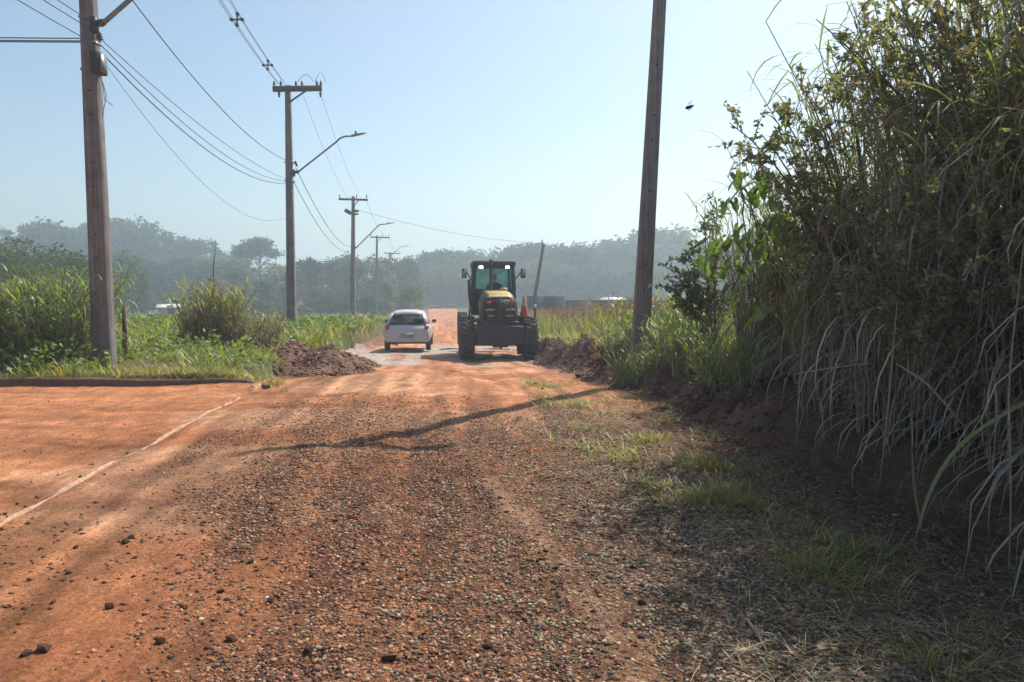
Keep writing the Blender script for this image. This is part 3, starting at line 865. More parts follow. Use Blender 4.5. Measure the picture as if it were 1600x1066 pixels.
# ------------------------------------------------------------------ road grader
GY = 24.0
gp = P(779, 558, GY); gp[2] = ground_z(gp[0], GY) + 0.0
grader = thing('road_grader', 'dusty road grader with black cab seen from behind on the dirt road', 'road grader', (gp[0], GY, gp[2]), R(6.0))
def tyre(parent, x, y, rad, wid, name='wheel', lug=True, rimr=0.5, tilt=0):
    """a wheel: tyre with lugs as the mesh, rim and hub as a sub-part"""
    n = 40
    prof = np.array([(-0.42, 0.55), (-0.5, 0.68), (-0.5, 0.86), (-0.44, 0.97), (-0.2, 1.0), (0, 1.0), (0.2, 1.0), (0.44, 0.97), (0.5, 0.86), (0.5, 0.68), (0.42, 0.55)])
    b = MB(); b.lathe(np.stack([prof[:, 0] * wid, prof[:, 1] * rad], -1), 'x', n)
    if lug:
        for k in range(20):
            for s in (-1, 1):
                a = 2 * math.pi * (k + (0.5 if s > 0 else 0)) / 20
                q = Matrix.Rotation(a, 3, 'X') @ Matrix.Rotation(0.5 * s, 3, 'Z')
                c = Matrix.Rotation(a, 3, 'X') @ Vector((s * wid * 0.26, 0, rad * 1.0))
                b.box(c, (wid * 0.52, rad * 0.10, rad * 0.075), q)
    t = b.build(name, M['rubber'], parent, True)
    t.location = (x, y, rad * 1.02)
    b = MB(); b.lathe([(-wid * 0.36, 0.001), (-wid * 0.36, rad * 0.16), (-wid * 0.22, rad * 0.2), (-wid * 0.30, rad * rimr), (-wid * 0.41, rad * 0.57), (wid * 0.41, rad * 0.57), (wid * 0.30, rad * rimr), (wid * 0.22, rad * 0.2), (wid * 0.36, rad * 0.16), (wid * 0.36, 0.001)], 'x', 20)
    b.build('rim', M['rim'], t, True)
    return t
TR = 0.64
for sx in (-1, 1):
    for yy in (0.0, 1.52): tyre(grader, sx * 1.02, yy, TR, 0.44)
    b = MB(); b.bar((sx * 0.70, -0.15, TR + 0.02), (sx * 0.70, 1.67, TR + 0.02), 0.16, 0.42); b.build('tandem_case', M['black'], grader)
    b = MB(); b.box((sx * 0.98, 0.76, 1.335), (0.42, 1.5, 0.04)); b.build('fender', M['black'], grader)
    tyre(grader, sx * 0.95, 6.0, 0.62, 0.38)
def gpart(name, mat, *boxes, parent=grader, bevel=0.0):
    b = MB()
    for c, s in boxes: b.box(c, s)
    o = b.build(name, M[mat], parent)
    if bevel:
        md = o.modifiers.new('bevel', 'BEVEL'); md.width = bevel; md.segments = 2
    return o
gpart('rear_frame', 'black', ((0, 0.55, 0.86), (1.22, 2.3, 0.78)), bevel=0.05)
gpart('rear_bumper', 'black', ((0, -0.68, 0.80), (1.5, 0.16, 0.62)), ((0, -0.60, 0.50), (0.5, 0.3, 0.14)), bevel=0.03)
gpart('tow_hitch', 'darkmetal', ((0, -0.80, 0.56), (0.16, 0.16, 0.1)), ((0, -0.86, 0.50), (0.08, 0.08, 0.22)))
b = MB()
hv = []
for y, w, zt in ((-0.55, 0.98, 1.98), (-0.45, 1.04, 2.06), (0.6, 1.06, 2.14), (1.75, 1.06, 2.16)):
    hv += [(-w / 2, y, 1.22), (-w / 2, y, zt - 0.14), (-w / 2 + 0.10, y, zt), (w / 2 - 0.10, y, zt), (w / 2, y, zt - 0.14), (w / 2, y, 1.22)]
b.add(hv, [(k * 6 + j, k * 6 + (j + 1) % 6, k * 6 + 6 + (j + 1) % 6, k * 6 + 6 + j) for k in range(3) for j in range(6)] + [(0, 1, 2, 3, 4, 5), (23, 22, 21, 20, 19, 18)])
hood = b.build('engine_hood', M['black'], grader)
b = MB(); hv = []
for y, w, zt in ((-0.53, 0.80, 1.985), (-0.45, 0.86, 2.065), (0.6, 0.88, 2.145), (1.75, 0.88, 2.165)):
    hv += [(-w / 2, y, zt), (-w / 2 + 0.12, y, zt + 0.05), (w / 2 - 0.12, y, zt + 0.05), (w / 2, y, zt)]
b.add(hv, [(k * 4 + j, k * 4 + (j + 1) % 4, k * 4 + 4 + (j + 1) % 4, k * 4 + 4 + j) for k in range(3) for j in range(4)] + [(0, 1, 2, 3), (15, 14, 13, 12)])
b.build('hood_top', M['yellow'], hood)
gpart('radiator_grille', 'black', ((0, -0.575, 1.60), (0.86, 0.05, 0.70)), parent=hood)
for k in range(7): gpart('grille_slat', 'darkmetal', ((0, -0.615, 1.34 + 0.083 * k), (0.80, 0.03, 0.022)), parent=hood)
gpart('grille_post', 'darkmetal', ((0, -0.64, 1.62), (0.07, 0.03, 0.72)), parent=hood)
for sx in (-1, 1):
    gpart('tail_light', 'amber_lens' if sx < 0 else 'red_lens', ((sx * 0.36, -0.63, 1.86), (0.14, 0.06, 0.075)))
    gpart('reflector_bar', 'plate', ((sx * 0.32, -0.65, 1.62), (0.30, 0.03, 0.06)))
    gpart('reflector', 'amber_lens' if sx > 0 else 'plate', ((sx * 0.30, -0.65, 1.43), (0.22, 0.03, 0.05)))
    gpart('hood_hinge', 'steel', ((sx * 0.22, -0.30, 2.10), (0.05, 0.3, 0.04)))
    gpart('side_panel', 'dusty', ((sx * 0.555, 0.35, 1.55), (0.05, 1.4, 0.62)))
    gpart('step', 'black', ((sx * 0.86, 2.5, 0.75), (0.32, 0.30, 0.03)), ((sx * 0.86, 2.5, 1.12), (0.32, 0.30, 0.03)), ((sx * 0.86, 2.36, 0.95), (0.3, 0.02, 0.5)))
b = MB(); b.tube([(-0.17, 0.95, 2.05), (-0.17, 0.95, 2.5), (-0.17, 0.95, 3.12), (-0.17, 0.88, 3.24)], [0.075, 0.065, 0.06, 0.06], 10); b.build('exhaust_stack', M['darkmetal'], grader, True)
b = MB(); b.lathe([(0, 0.001), (0, 0.13), (0.08, 0.13), (0.11, 0.09), (0.11, 0.001)], 'z', 12, c=(0.26, 1.0, 2.19)); b.build('air_cleaner', M['yellow'], grader, True)
# cab: posts, roof, glass, so the driver and the trees beyond show through
cw, cz0, cz1, cy0, cy1 = 0.74, 1.35, 3.10, 1.85, 3.35
b = MB()
for sx in (-1, 1):
    b.bar((sx * (cw - 0.02), cy0 + 0.05, cz0), (sx * (cw - 0.06), cy0 + 0.05, cz1), 0.14, 0.13)
    b.bar((sx * (cw - 0.02), cy1, cz0), (sx * (cw - 0.08), cy1 - 0.1, cz1), 0.09, 0.09)
    b.bar((sx * cw, cy0, cz0 + 0.3), (sx * cw, cy1, cz0 + 0.3), 0.06, 0.6)
b.bar((-cw, cy0 + 0.05, 1.80), (cw, cy0 + 0.05, 1.80), 0.10, 0.9); b.bar((-cw, cy0 + 0.05, 3.03), (cw, cy0 + 0.05, 3.03), 0.10, 0.15)
b.bar((-cw, cy1, 1.6), (cw, cy1, 1.6), 0.08, 0.5); b.bar((-cw, cy1 - 0.1, 3.05), (cw, cy1 - 0.1, 3.05), 0.08, 0.10)
cabf = b.build('cab_frame', M['black'], grader)
rf = gpart('cab_roof', 'black', ((0, (cy0 + cy1) / 2 - 0.06, 3.13), (1.50, 1.86, 0.14)), bevel=0.05)
gpart('roof_panel', 'rooftop', ((0, (cy0 + cy1) / 2 - 0.06, 3.217), (1.42, 1.80, 0.035)), parent=rf)
for sx in (-1, 1):
    o = gpart('work_light', 'black', ((sx * 0.46, cy0 - 0.12, 3.00), (0.17, 0.10, 0.11)))
    gpart('lens', 'lamp_on', ((sx * 0.46, cy0 - 0.174, 3.00), (0.13, 0.012, 0.075)), parent=o)
gpart('rear_window', 'glass', ((0, cy0 + 0.10, 2.61), (1.28, 0.008, 0.70)))
gpart('windscreen', 'glass', ((0, cy1 - 0.03, 2.44), (1.30, 0.008, 1.12)))
for sx in (-1, 1): gpart('side_window', 'glass', ((sx * (cw - 0.05), (cy0 + cy1) / 2, 2.48), (0.008, 1.3, 1.05)))
gpart('cab_floor', 'black', ((0, 2.6, 1.36), (1.40, 1.4, 0.06)))
st = gpart('operator_seat', 'seat', ((0.05, 2.25, 1.82), (0.52, 0.5, 0.14)), ((0.05, 2.02, 2.12), (0.50, 0.13, 0.58)), ((0.05, 2.3, 1.58), (0.3, 0.3, 0.36)), bevel=0.04)
b = MB(); b.tube([(0.05, 3.05, 1.4), (0.05, 2.85, 2.15)], 0.05, 8); b.build('steering_column', M['black'], grader)
b = MB(); ring = [(0.05 + 0.2 * math.cos(a), 2.83 - 0.08 * math.sin(a), 2.19 + 0.17 * math.sin(a)) for a in np.linspace(0, 2 * math.pi, 17)]; b.tube(ring, 0.016, 6, cap=False); b.build('steering_wheel', M['black'], grader, True)
b = MB()
for k in range(4): b.tube([(0.40 + 0.05 * k, 2.95, 1.6), (0.40 + 0.05 * k, 2.85, 2.25)], 0.012, 5)
b.build('control_lever', M['black'], grader)
for sx in (-1, 1):
    b = MB(); b.tube([(sx * 0.74, 2.0, 2.55), (sx * 0.92, 1.95, 2.80), (sx * 1.02, 1.92, 2.86)], 0.022, 6); arm = b.build('mirror_arm', M['black'], grader)
    b = MB(); b.box((sx * 1.03, 1.90, 2.80), (0.17, 0.08, 0.33)); mo = b.build('mirror', M['black'], grader)
    md = mo.modifiers.new('bevel', 'BEVEL'); md.width = 0.03; md.segments = 2
    b = MB(); b.box((sx * 1.03, 1.856, 2.80), (0.12, 0.006, 0.26)); b.build('mirror_glass', M['chrome'], mo)
b = MB(); b.tube([(-0.86, 2.1, 2.55), (-0.84, 2.1, 2.1), (-0.79, 2.1, 1.6)], [0.05, 0.055, 0.05], 8); b.tube([(-0.86, 2.1, 2.55), (-0.76, 2.05, 2.6)], 0.025, 6); b.build('grab_rail', M['black'], grader)
for sx, h in ((-0.95, 0.34), (1.18, 0.33)):
    b = MB(); b.tube([(sx, -0.1, 1.33), (sx, -0.1, 1.33 + h)], 0.03, 6); o = b.build('marker_post', M['black'], grader)
    if sx > 0:
        b = MB(); b.lathe([(0, 0.001), (0, 0.045), (0.10, 0.045), (0.11, 0.001)], 'z', 8, c=(sx, -0.1, 1.66)); b.build('lamp_cap', M['white_lens'], o)
# front: gooseneck, blade, front axle
b = MB()
pts = [(0, 3.1, 1.75), (0, 4.2, 1.75), (0, 5.4, 1.35), (0, 6.5, 1.05)]
for a, c in zip(pts[:-1], pts[1:]): b.bar(a, c, 0.34, 0.36)
b.build('front_frame', M['yellow'], grader)
b = MB(); b.bar((-0.9, 6.0, 0.66), (0.9, 6.0, 0.66), 0.18, 0.2); b.bar((0, 6.0, 0.66), (0, 6.0, 1.1), 0.2, 0.2); b.build('front_axle', M['yellow'], grader)
arc = [(math.cos(a), math.sin(a)) for a in np.linspace(-1.0, 1.0, 9)]
b = MB(); v = []
for sx in (-1.15, 1.15):
    for r_ in (0.42, 0.395):
        for (cx_, sy_) in arc: v.append((sx, 3.75 + r_ * cx_ * 0.6 + 0.15 * sx, 0.55 + r_ * sy_))
nn = 9; fs = []
for k in range(nn - 1):
    fs += [(k, k + 1, 2 * nn + k + 1, 2 * nn + k), (nn + k, 3 * nn + k, 3 * nn + k + 1, nn + k + 1)]
b.add(v, fs); b.build('blade', M['steel'], grader, True)
b = MB(); b.lathe([(-0.05, 0.62), (0.05, 0.62), (0.05, 0.74), (-0.05, 0.74)], 'z', 28, c=(0, 4.0, 1.05), closed=True); b.bar((0, 4.6, 1.05), (0, 6.2, 0.95), 0.2, 0.12); b.build('circle_drawbar', M['black'], grader)

# driver: one skinned body, head with face, hair and hands on the wheel
def skin_body(name, pts, edges, radii, mat, parent, root=0, sub=2):
    me = bpy.data.meshes.new(name); me.from_pydata([tuple(p) for p in pts], edges, [])
    o = bpy.data.objects.new(name, me); C.objects.link(o)
    md = o.modifiers.new('skin', 'SKIN'); md.use_smooth_shade = True
    for i, r_ in enumerate(radii):
        sv = me.skin_vertices[0].data[i]; sv.radius = (r_, r_) if np.isscalar(r_) else r_
        sv.use_root = (i == root)
    s_ = o.modifiers.new('sub', 'SUBSURF'); s_.levels = sub; s_.render_levels = sub
    dg = bpy.context.evaluated_depsgraph_get()
    m2 = bpy.data.meshes.new_from_object(o.evaluated_get(dg)); m2.name = name
    bpy.data.objects.remove(o)
    m2.materials.clear(); m2.materials.append(mat)
    return link(name, m2, parent)
gm = Matrix.Translation(grader.location) @ Matrix.Rotation(R(6.0), 4, 'Z')
pl = gm @ Vector((0.05, 2.27, 1.90))
man = thing('person', 'seated driver in dark shirt facing forward inside the grader cab', 'person', tuple(pl), R(6.0))
jp = [(0, 0, 0.08), (0, 0.01, 0.30), (0, 0.0, 0.50), (0, 0.02, 0.60), (-0.19, 0.0, 0.49), (-0.24, 0.16, 0.27), (-0.15, 0.44, 0.30), (0.19, 0.0, 0.49), (0.24, 0.16, 0.27), (0.15, 0.44, 0.30),
      (-0.10, 0.06, 0.07), (-0.14, 0.46, 0.06), (-0.14, 0.56, -0.36), (-0.14, 0.70, -0.40), (0.10, 0.06, 0.07), (0.14, 0.46, 0.06), (0.14, 0.56, -0.36), (0.14, 0.70, -0.40)]
je = [(0, 1), (1, 2), (2, 3), (2, 4), (4, 5), (5, 6), (2, 7), (7, 8), (8, 9), (0, 10), (10, 11), (11, 12), (12, 13), (0, 14), (14, 15), (15, 16), (16, 17)]
jr = [(0.15, 0.11), (0.15, 0.11), (0.14, 0.10), 0.055, 0.07, 0.05, 0.034, 0.07, 0.05, 0.034, 0.085, 0.065, 0.045, 0.04, 0.085, 0.065, 0.045, 0.04]
skin_body('body', jp, je, jr, M['cloth'], man)
b = MB(); b.lathe([(-0.125, 0.001), (-0.11, 0.045), (-0.06, 0.07), (0.0, 0.078), (0.06, 0.075), (0.10, 0.05), (0.12, 0.001)], 'z', 14, c=(0, 0.03, 0.74))
b.v[-1][:, 1] = 0.03 + (b.v[-1][:, 1] - 0.03) * 1.2
b.box((0, 0.135, 0.72), (0.03, 0.04, 0.05), taper=0.5)
for s in (-1, 1): b.box((s * 0.082, 0.03, 0.73), (0.015, 0.04, 0.06))
hd = b.build('head', M['skin'], man, True)
b = MB(); b.lathe([(-0.06, 0.076), (0.0, 0.086), (0.06, 0.082), (0.105, 0.056), (0.13, 0.001)], 'z', 14, c=(0, 0.012, 0.75)); b.v[-1][:, 1] = 0.012 + (b.v[-1][:, 1] - 0.012) * 1.15
b.build('hair', M['hair'], man, True)
for s in (-1, 1):
    b = MB(); b.box((s * 0.15, 0.48, 0.30), (0.07, 0.08, 0.03))
    for k in range(4): b.tube([(s * 0.15 - 0.027 + 0.018 * k, 0.51, 0.305), (s * 0.15 - 0.027 + 0.018 * k, 0.56, 0.31), (s * 0.15 - 0.027 + 0.018 * k, 0.575, 0.275 - 0.004 * (k == 1))], 0.009, 5)
    b.tube([(s * 0.115, 0.46, 0.30), (s * 0.095, 0.50, 0.285), (s * 0.10, 0.535, 0.275)], 0.010, 5)
    b.build('hand', M['skin'], man, True)

# traffic cone carried on the right-hand tandem fender
cp = gm @ Vector((0.86, 0.15, 1.357))
cone = thing('traffic_cone', 'faded orange traffic cone with pale band carried on the grader', 'traffic cone', tuple(cp), R(12))
b = MB(); b.box((0, 0, 0.02), (0.36, 0.36, 0.04)); b.build('base', M['cone'], cone)
b = MB(); b.lathe([(0.04, 0.145), (0.70, 0.03), (0.71, 0.001)], 'z', 18); b.build('cone_body', M['cone'], cone, True)
b = MB(); b.lathe([(0.36, 0.0945), (0.50, 0.069)], 'z', 18); b.build('reflective_band', M['white'], cone, True)

# ------------------------------------------------------------------ white hatchback
CYD = 26.6
cp = P(636, 549, CYD); cp[2] = ground_z(cp[0], CYD)
car = thing('hatchback_car', 'dusty white hatchback seen from behind, left of the grader', 'car', (cp[0], CYD, cp[2]), R(4.5))
def loft(stations, mirror=True):
    v = []; m_ = None
    for y, half in stations:
        sec = [(x, y, z) for x, z in half] + [(-x, y, z) for x, z in half[::-1] if x > 1e-6]
        m_ = len(sec); v += sec
    n_ = len(stations)
    fs = [(k * m_ + j, k * m_ + (j + 1) % m_, (k + 1) * m_ + (j + 1) % m_, (k + 1) * m_ + j) for k in range(n_ - 1) for j in range(m_)]
    fs += [tuple(range(m_))[::-1], tuple(range((n_ - 1) * m_, n_ * m_))]
    return v, fs
def half(hb, hm, ht, zb, z1, z2, zt):
    return [(0, zb), (hb, zb), (hm, z1), (hm, z2), (ht, zt), (0, zt + 0.015)]
stn = [(0.00, half(0.66, 0.74, 0.64, 0.36, 0.46, 0.62, 0.74)), (0.03, half(0.70, 0.80, 0.70, 0.31, 0.44, 0.66, 0.82)), (0.16, half(0.74, 0.84, 0.72, 0.29, 0.44, 0.78, 0.98)),
       (0.40, half(0.74, 0.85, 0.75, 0.27, 0.45, 0.80, 1.00)), (1.2, half(0.74, 0.86, 0.76, 0.24, 0.45, 0.80, 0.98)), (2.4, half(0.74, 0.86, 0.76, 0.24, 0.45, 0.80, 0.95)),
       (2.9, half(0.74, 0.85, 0.74, 0.24, 0.45, 0.76, 0.93)), (3.6, half(0.72, 0.83, 0.68, 0.26, 0.45, 0.66, 0.80)), (3.95, half(0.62, 0.72, 0.55, 0.30, 0.42, 0.56, 0.66))]
v, fs = loft(stn)
body = MB().add(v, fs).build('body', M['carpaint'], car, True)
md = body.modifiers.new('sub', 'SUBSURF'); md.levels = 2; md.render_levels = 2
# roof shell and pillars
rs = [(0.36, 0.50, 1.405), (0.50, 0.555, 1.455), (1.0, 0.57, 1.49), (1.7, 0.565, 1.49), (2.15, 0.545, 1.455), (2.30, 0.53, 1.42)]
v = []
for y, w, z in rs:
    for th in (0.0, -0.055):
        for s in np.linspace(-1, 1, 9):
            v.append((s * w, y, z - 0.065 * abs(s) ** 3 + th))
fs = []
for k in range(len(rs) - 1):
    for j in range(8):
        a = k * 18 + j; fs += [(a, a + 1, a + 19, a + 18), (a + 9, a + 27, a + 28, a + 10)]
    for j in (0, 8):
        a = k * 18 + j; fs.append((a, a + 18, a + 27, a + 9) if j == 0 else (a, a + 9, a + 27, a + 18))
for a in (0, (len(rs) - 1) * 18):
    for j in range(8): fs.append((a + j, a + 9 + j, a + 10 + j, a + 1 + j) if a == 0 else (a + j, a + 1 + j, a + 10 + j, a + 9 + j))
roof = MB().add(v, fs).build('roof', M['carpaint'], car, True)
for sx in (-1, 1):
    for (pa, pb, w, d) in (((0.70, 0.27, 0.95), (0.535, 0.46, 1.37), 0.12, 0.09), ((0.715, 0.75, 0.96), (0.54, 0.85, 1.39), 0.24, 0.05), ((0.72, 1.5, 0.95), (0.54, 1.5, 1.40), 0.10, 0.05), ((0.72, 2.80, 0.92), (0.52, 2.22, 1.39), 0.06, 0.09)):
        b = MB(); b.bar((sx * pa[0], pa[1], pa[2]), (sx * pb[0], pb[1], pb[2]), w, d); b.build('pillar', M['carpaint'], car)
def pane(name, quad, mat, parent=car, th=0.006):
    q = np.array(quad, float); n_ = np.cross(q[1] - q[0], q[3] - q[0]); n_ /= np.linalg.norm(n_)
    b = MB(); b.add(np.concatenate([q, q + n_ * th]), [(0, 1, 2, 3), (7, 6, 5, 4), (0, 4, 5, 1), (1, 5, 6, 2), (2, 6, 7, 3), (3, 7, 4, 0)])
    return b.build(name, M[mat], parent)
pane('rear_window', [(-0.66, 0.205, 0.98), (0.66, 0.205, 0.98), (0.50, 0.385, 1.385), (-0.50, 0.385, 1.385)], 'carglass')
pane('windscreen', [(-0.70, 2.80, 0.93), (0.70, 2.80, 0.93), (0.51, 2.26, 1.385), (-0.51, 2.26, 1.385)], 'glass')
for sx in (-1, 1):
    for y0, y1, y2, y3 in ((0.9, 1.46, 1.47, 1.0), (1.54, 2.70, 2.20, 1.53)):
        pane('side_window', [(sx * 0.735, y0, 0.97), (sx * 0.735, y1, 0.95), (sx * 0.55, y2, 1.40), (sx * 0.55, y3, 1.40)], 'carglass')
    b = MB(); 
    for z0, z1 in ((0.70, 0.97),):
        b.add([(sx * 0.61, 0.03, 0.70), (sx * 0.765, 0.055, 0.69), (sx * 0.745, 0.15, 0.985), (sx * 0.665, 0.105, 0.985), (sx * 0.60, 0.13, 0.70), (sx * 0.845, 0.22, 0.70), (sx * 0.775, 0.34, 0.99), (sx * 0.66, 0.3, 0.98)],
              [(0, 1, 2, 3), (1, 5, 6, 2), (3, 2, 6, 7), (0, 4, 5, 1)])
    b.build('tail_light', M['red_lens'], car)
    for yy in (0.62, 3.12): 
        w = tyre(car, sx * 0.75, yy, 0.30, 0.18, 'wheel', False, 0.62)
    b = MB(); b.box((sx * 0.92, 2.45, 1.0), (0.17, 0.08, 0.13)); mo = b.build('wing_mirror', M['darkmetal'], car)
    md = mo.modifiers.new('bevel', 'BEVEL'); md.width = 0.03; md.segments = 2
    b = MB(); b.box((sx * 0.36, 1.72, 0.86), (0.44, 0.14, 0.62)); b.box((sx * 0.36, 1.70, 1.26), (0.24, 0.10, 0.20)); se = b.build('front_seat', M['seat'], car)
b = MB(); b.box((0, 0.85, 0.86), (1.25, 0.16, 0.4)); b.box((0.36, 0.83, 1.13), (0.24, 0.09, 0.15)); b.box((-0.36, 0.83, 1.13), (0.24, 0.09, 0.15)); b.build('rear_seat', M['seat'], car)
b = MB(); b.box((0, 2.62, 0.88), (1.35, 0.4, 0.14)); b.build('dashboard', M['seat'], car)
b = MB(); b.box((0, 2.3, 1.32), (0.2, 0.04, 0.07)); b.build('rear_view_mirror', M['darkmetal'], car)
b = MB(); b.box((0, -0.012, 0.585), (0.40, 0.014, 0.13)); b.build('number_plate', M['plate'], car)
b = MB(); b.box((0, 0.005, 0.60), (0.56, 0.03, 0.20)); b.build('plate_recess', M['carpaint'], car)
b = MB(); b.add([(-0.05, 0.062, 0.835), (0, 0.05, 0.765), (0.05, 0.062, 0.835), (0, 0.078, 0.905), (-0.022, 0.055, 0.835), (0, 0.046, 0.80), (0.022, 0.055, 0.835), (0, 0.068, 0.87)],
             [(0, 1, 5, 4), (1, 2, 6, 5), (2, 3, 7, 6), (3, 0, 4, 7)]); b.build('diamond_emblem', M['chrome'], car)
b = MB(); b.box((0, 0.05, 0.335), (1.36, 0.10, 0.06)); b.build('lower_bumper_trim', M['darkmetal'], car)
b = MB(); b.tube([(-0.38, 0.35, 0.27), (-0.38, -0.02, 0.27)], 0.03, 8); b.build('exhaust_pipe', M['darkmetal'], car)
b = MB(); b.box((-0.33, 0.052, 0.80), (0.13, 0.012, 0.025)); b.build('model_badge', M['chrome'], car)
b = MB(); b.tube([(0.0, 0.185, 1.01), (0.16, 0.22, 1.09), (0.34, 0.215, 1.06)], 0.012, 5); b.build('wiper', M['darkmetal'], car)

# ------------------------------------------------------------------ dug soil: mound on the left, ridge on the right
def clod_mesh(seed):
    rg = np.random.default_rng(seed)
    import bmesh
    bm = bmesh.new(); bmesh.ops.create_icosphere(bm, subdivisions=1, radius=0.5)
    for v_ in bm.verts:
        v_.co *= rg.uniform(0.65, 1.2); v_.co.z *= 0.75
    me = bpy.data.meshes.new('clod'); bm.to_mesh(me); bm.free()
    at = me.color_attributes.new('Col', 'FLOAT_COLOR', 'POINT')
    c = np.tile(np.array([0.14, 0.075, 0.055, 1.0]) * np.array([*([rg.uniform(0.75, 1.3)] * 3), 1]), (len(me.vertices), 1))
    at.data.foreach_set('color', c.astype(np.float32).reshape(-1))
    me.materials.append(M['clod'])
    return me
CLODS = [clod_mesh(200 + k) for k in range(6)]
def place_clod(name, p, s, parent=None):
    o = link(name, random.choice(CLODS), parent)
    o.location = tuple(p); o.scale = (s * random.uniform(.8, 1.3), s * random.uniform(.8, 1.3), s * random.uniform(.7, 1.1))
    o.rotation_euler = (random.uniform(-.5, .5), random.uniform(-.5, .5), random.uniform(0, 6.28))
    return o

def heap(name, label, cat, cx, cy_, hfun, x0, x1, y0, y1, col, nst, bigs, step=0.06):
    t = thing(name, label, cat, (cx, cy_, ground_z(cx, cy_)))
    o = np.array(t.location)
    xs = np.arange(x0, x1, step); ys = np.arange(y0, y1, step * 1.3)
    mb = sheet(xs, ys, lambda x, y: H(x, y) - 0.05 + hfun(x, y), lambda x, y: np.broadcast_to(np.array(col), x.shape + (3,)) * (1 + 0.9 * fbm(x * 2, y * 2, 3, 301)[..., None]), lambda x, y: hfun(x, y) > 0.02)
    mb.v[0] -= o
    mb.build('soil', M['clod'], t, False)
    mb = MB()
    x = RNG.uniform(x0, x1, nst * 3); y = RNG.uniform(y0, y1, nst * 3); h = hfun(x, y); k = h > 0.04
    x, y, h = x[k][:nst], y[k][:nst], h[k][:nst]
    p = np.stack([x, y, H(x, y) - 0.05 + h], -1) - o
    stones(mb, p, 0.02 + 0.10 * RNG.uniform(0, 1, len(p)) ** 3, rcol(len(p), [(0.16, 0.08, 0.052), (0.21, 0.11, 0.07), (0.12, 0.065, 0.048), (0.27, 0.15, 0.10)], 0.3))
    mb.build('loose_clods', M['stone'], t, False, 'stuff')
    for (bx_, by_, s) in bigs:
        z = ground_z(bx_, by_) - 0.05 + float(hfun(np.array([bx_]), np.array([by_]))[0])
        place_clod('clod', np.array([bx_, by_, z]) - o, s, t)
    return t
def h_mound(x, y):
    n = 1 + 0.5 * fbm(x * 1.6, y * 1.6, 4, 311)
    a = np.exp(-(((x + 4.35) / 0.80) ** 2 + ((y - 16.4) / 1.5) ** 2)) * 0.40
    c = np.exp(-(((x + 3.75) / 0.65) ** 2 + ((y - 15.6) / 1.2) ** 2)) * 0.26
    d = np.exp(-(((x + 4.3) / 0.55) ** 2 + ((y - 19.3) / 1.8) ** 2)) * 0.40
    return (a + c + d) * n + 0.10 * fbm(x * 4.5, y * 4.5, 4, 317) * (a + c + d > 0.08) - 0.03
heap('dirt_mound', 'heap of brown crumbly soil at the left road edge, near the car', 'dirt mound', -3.9, 15.4, h_mound, -6.2, -2.0, 12.4, 22, (0.14, 0.078, 0.055), 6500,
     [(random.gauss(-3.8, 0.5), random.gauss(15.8, 0.9), random.uniform(0.07, 0.17)) for _ in range(40)])
def h_berm(x, y):
    u = x + HEAD * y
    e = 3.36 + 0.18 * fbm(y * 0.6, y * 0 + 1.5, 3, 321) - 0.45 * smooth(12, 8, y) * 0 
    n = np.clip(1 + 1.5 * fbm(x * 1.1, y * 0.8, 4, 323), 0.15, 2)
    w = 0.42 + 0.2 * fbm(y * 0.5, y * 0, 2, 327)
    amp = 0.27 * smooth(7.0, 11.0, y) * (1 - smooth(24, 30, y))
    return amp * n * np.exp(-((u - e) / w) ** 2) + 0.13 * fbm(x * 4, y * 4, 4, 331) * (np.abs(u - e) < w * 1.4) * smooth(5, 7, y) - 0.025
bg_ = []
for _ in range(130):
    y = random.uniform(7.5, 24); u = random.gauss(3.26, 0.22)
    bg_.append((u - HEAD * y, y, random.uniform(0.10, 0.26)))
heap('soil_ridge', 'long ridge of dark dug-up soil clods along the right road edge', 'soil ridge', 2.0, 11, h_berm, -1.5, 3.9, 4.5, 29, (0.125, 0.07, 0.052), 11000, bg_)

# ------------------------------------------------------------------ loose stones and clods on the road
mb = MB()
p = scatter(95000, -3.2, 3.6, 2.4, 12.5, lambda x, y: gravel_mask(x, y) * (0.25 + 0.75 * np.exp(-(y - 2.4) / 3.2)) * (1 - 0.8 * smooth(1.6, 2.3, x + HEAD * y)) * (x + HEAD * y < 3.1) * (x + HEAD * y > -2.8))
u = p[:, 0] + HEAD * p[:, 1]
grey = np.clip(smooth(-0.6, 1.2, u + 0.5 * RNG.normal(size=len(u))), 0, 1)
colr = rcol(len(p), [(0.20, 0.095, 0.055), (0.12, 0.062, 0.042), (0.32, 0.15, 0.08), (0.07, 0.048, 0.04), (0.38, 0.22, 0.13)], 0.35)
colg = rcol(len(p), [(0.28, 0.23, 0.15), (0.18, 0.13, 0.09), (0.40, 0.32, 0.22), (0.07, 0.055, 0.05), (0.25, 0.19, 0.12)], 0.3)
k = (RNG.uniform(0, 1, len(p)) < grey * 0.8)[:, None]
stones(mb, p, 0.008 + 0.028 * RNG.uniform(0, 1, len(p)) ** 2.4, np.where(k, colg, colr), flat=0.6)
mb.build('gravel', M['stone'], None, False, 'stuff')
mb = MB()
p = scatter(8000, -9, 3.2, 2.4, 20, lambda x, y: (0.08 + 0.6 * smooth(0.0, 0.4, fbm(x * 0.9, y * 0.5, 3, 341))) * road_mask(x, y) * np.exp(-(y - 2.4) / 3.5))
stones(mb, p, 0.008 + 0.036 * RNG.uniform(0, 1, len(p)) ** 3.5, rcol(len(p), [(0.10, 0.05, 0.035), (0.055, 0.04, 0.035), (0.2, 0.09, 0.05)], 0.3), flat=0.7)
mb.build('soil_crumbs', M['stone'], None, False, 'stuff')
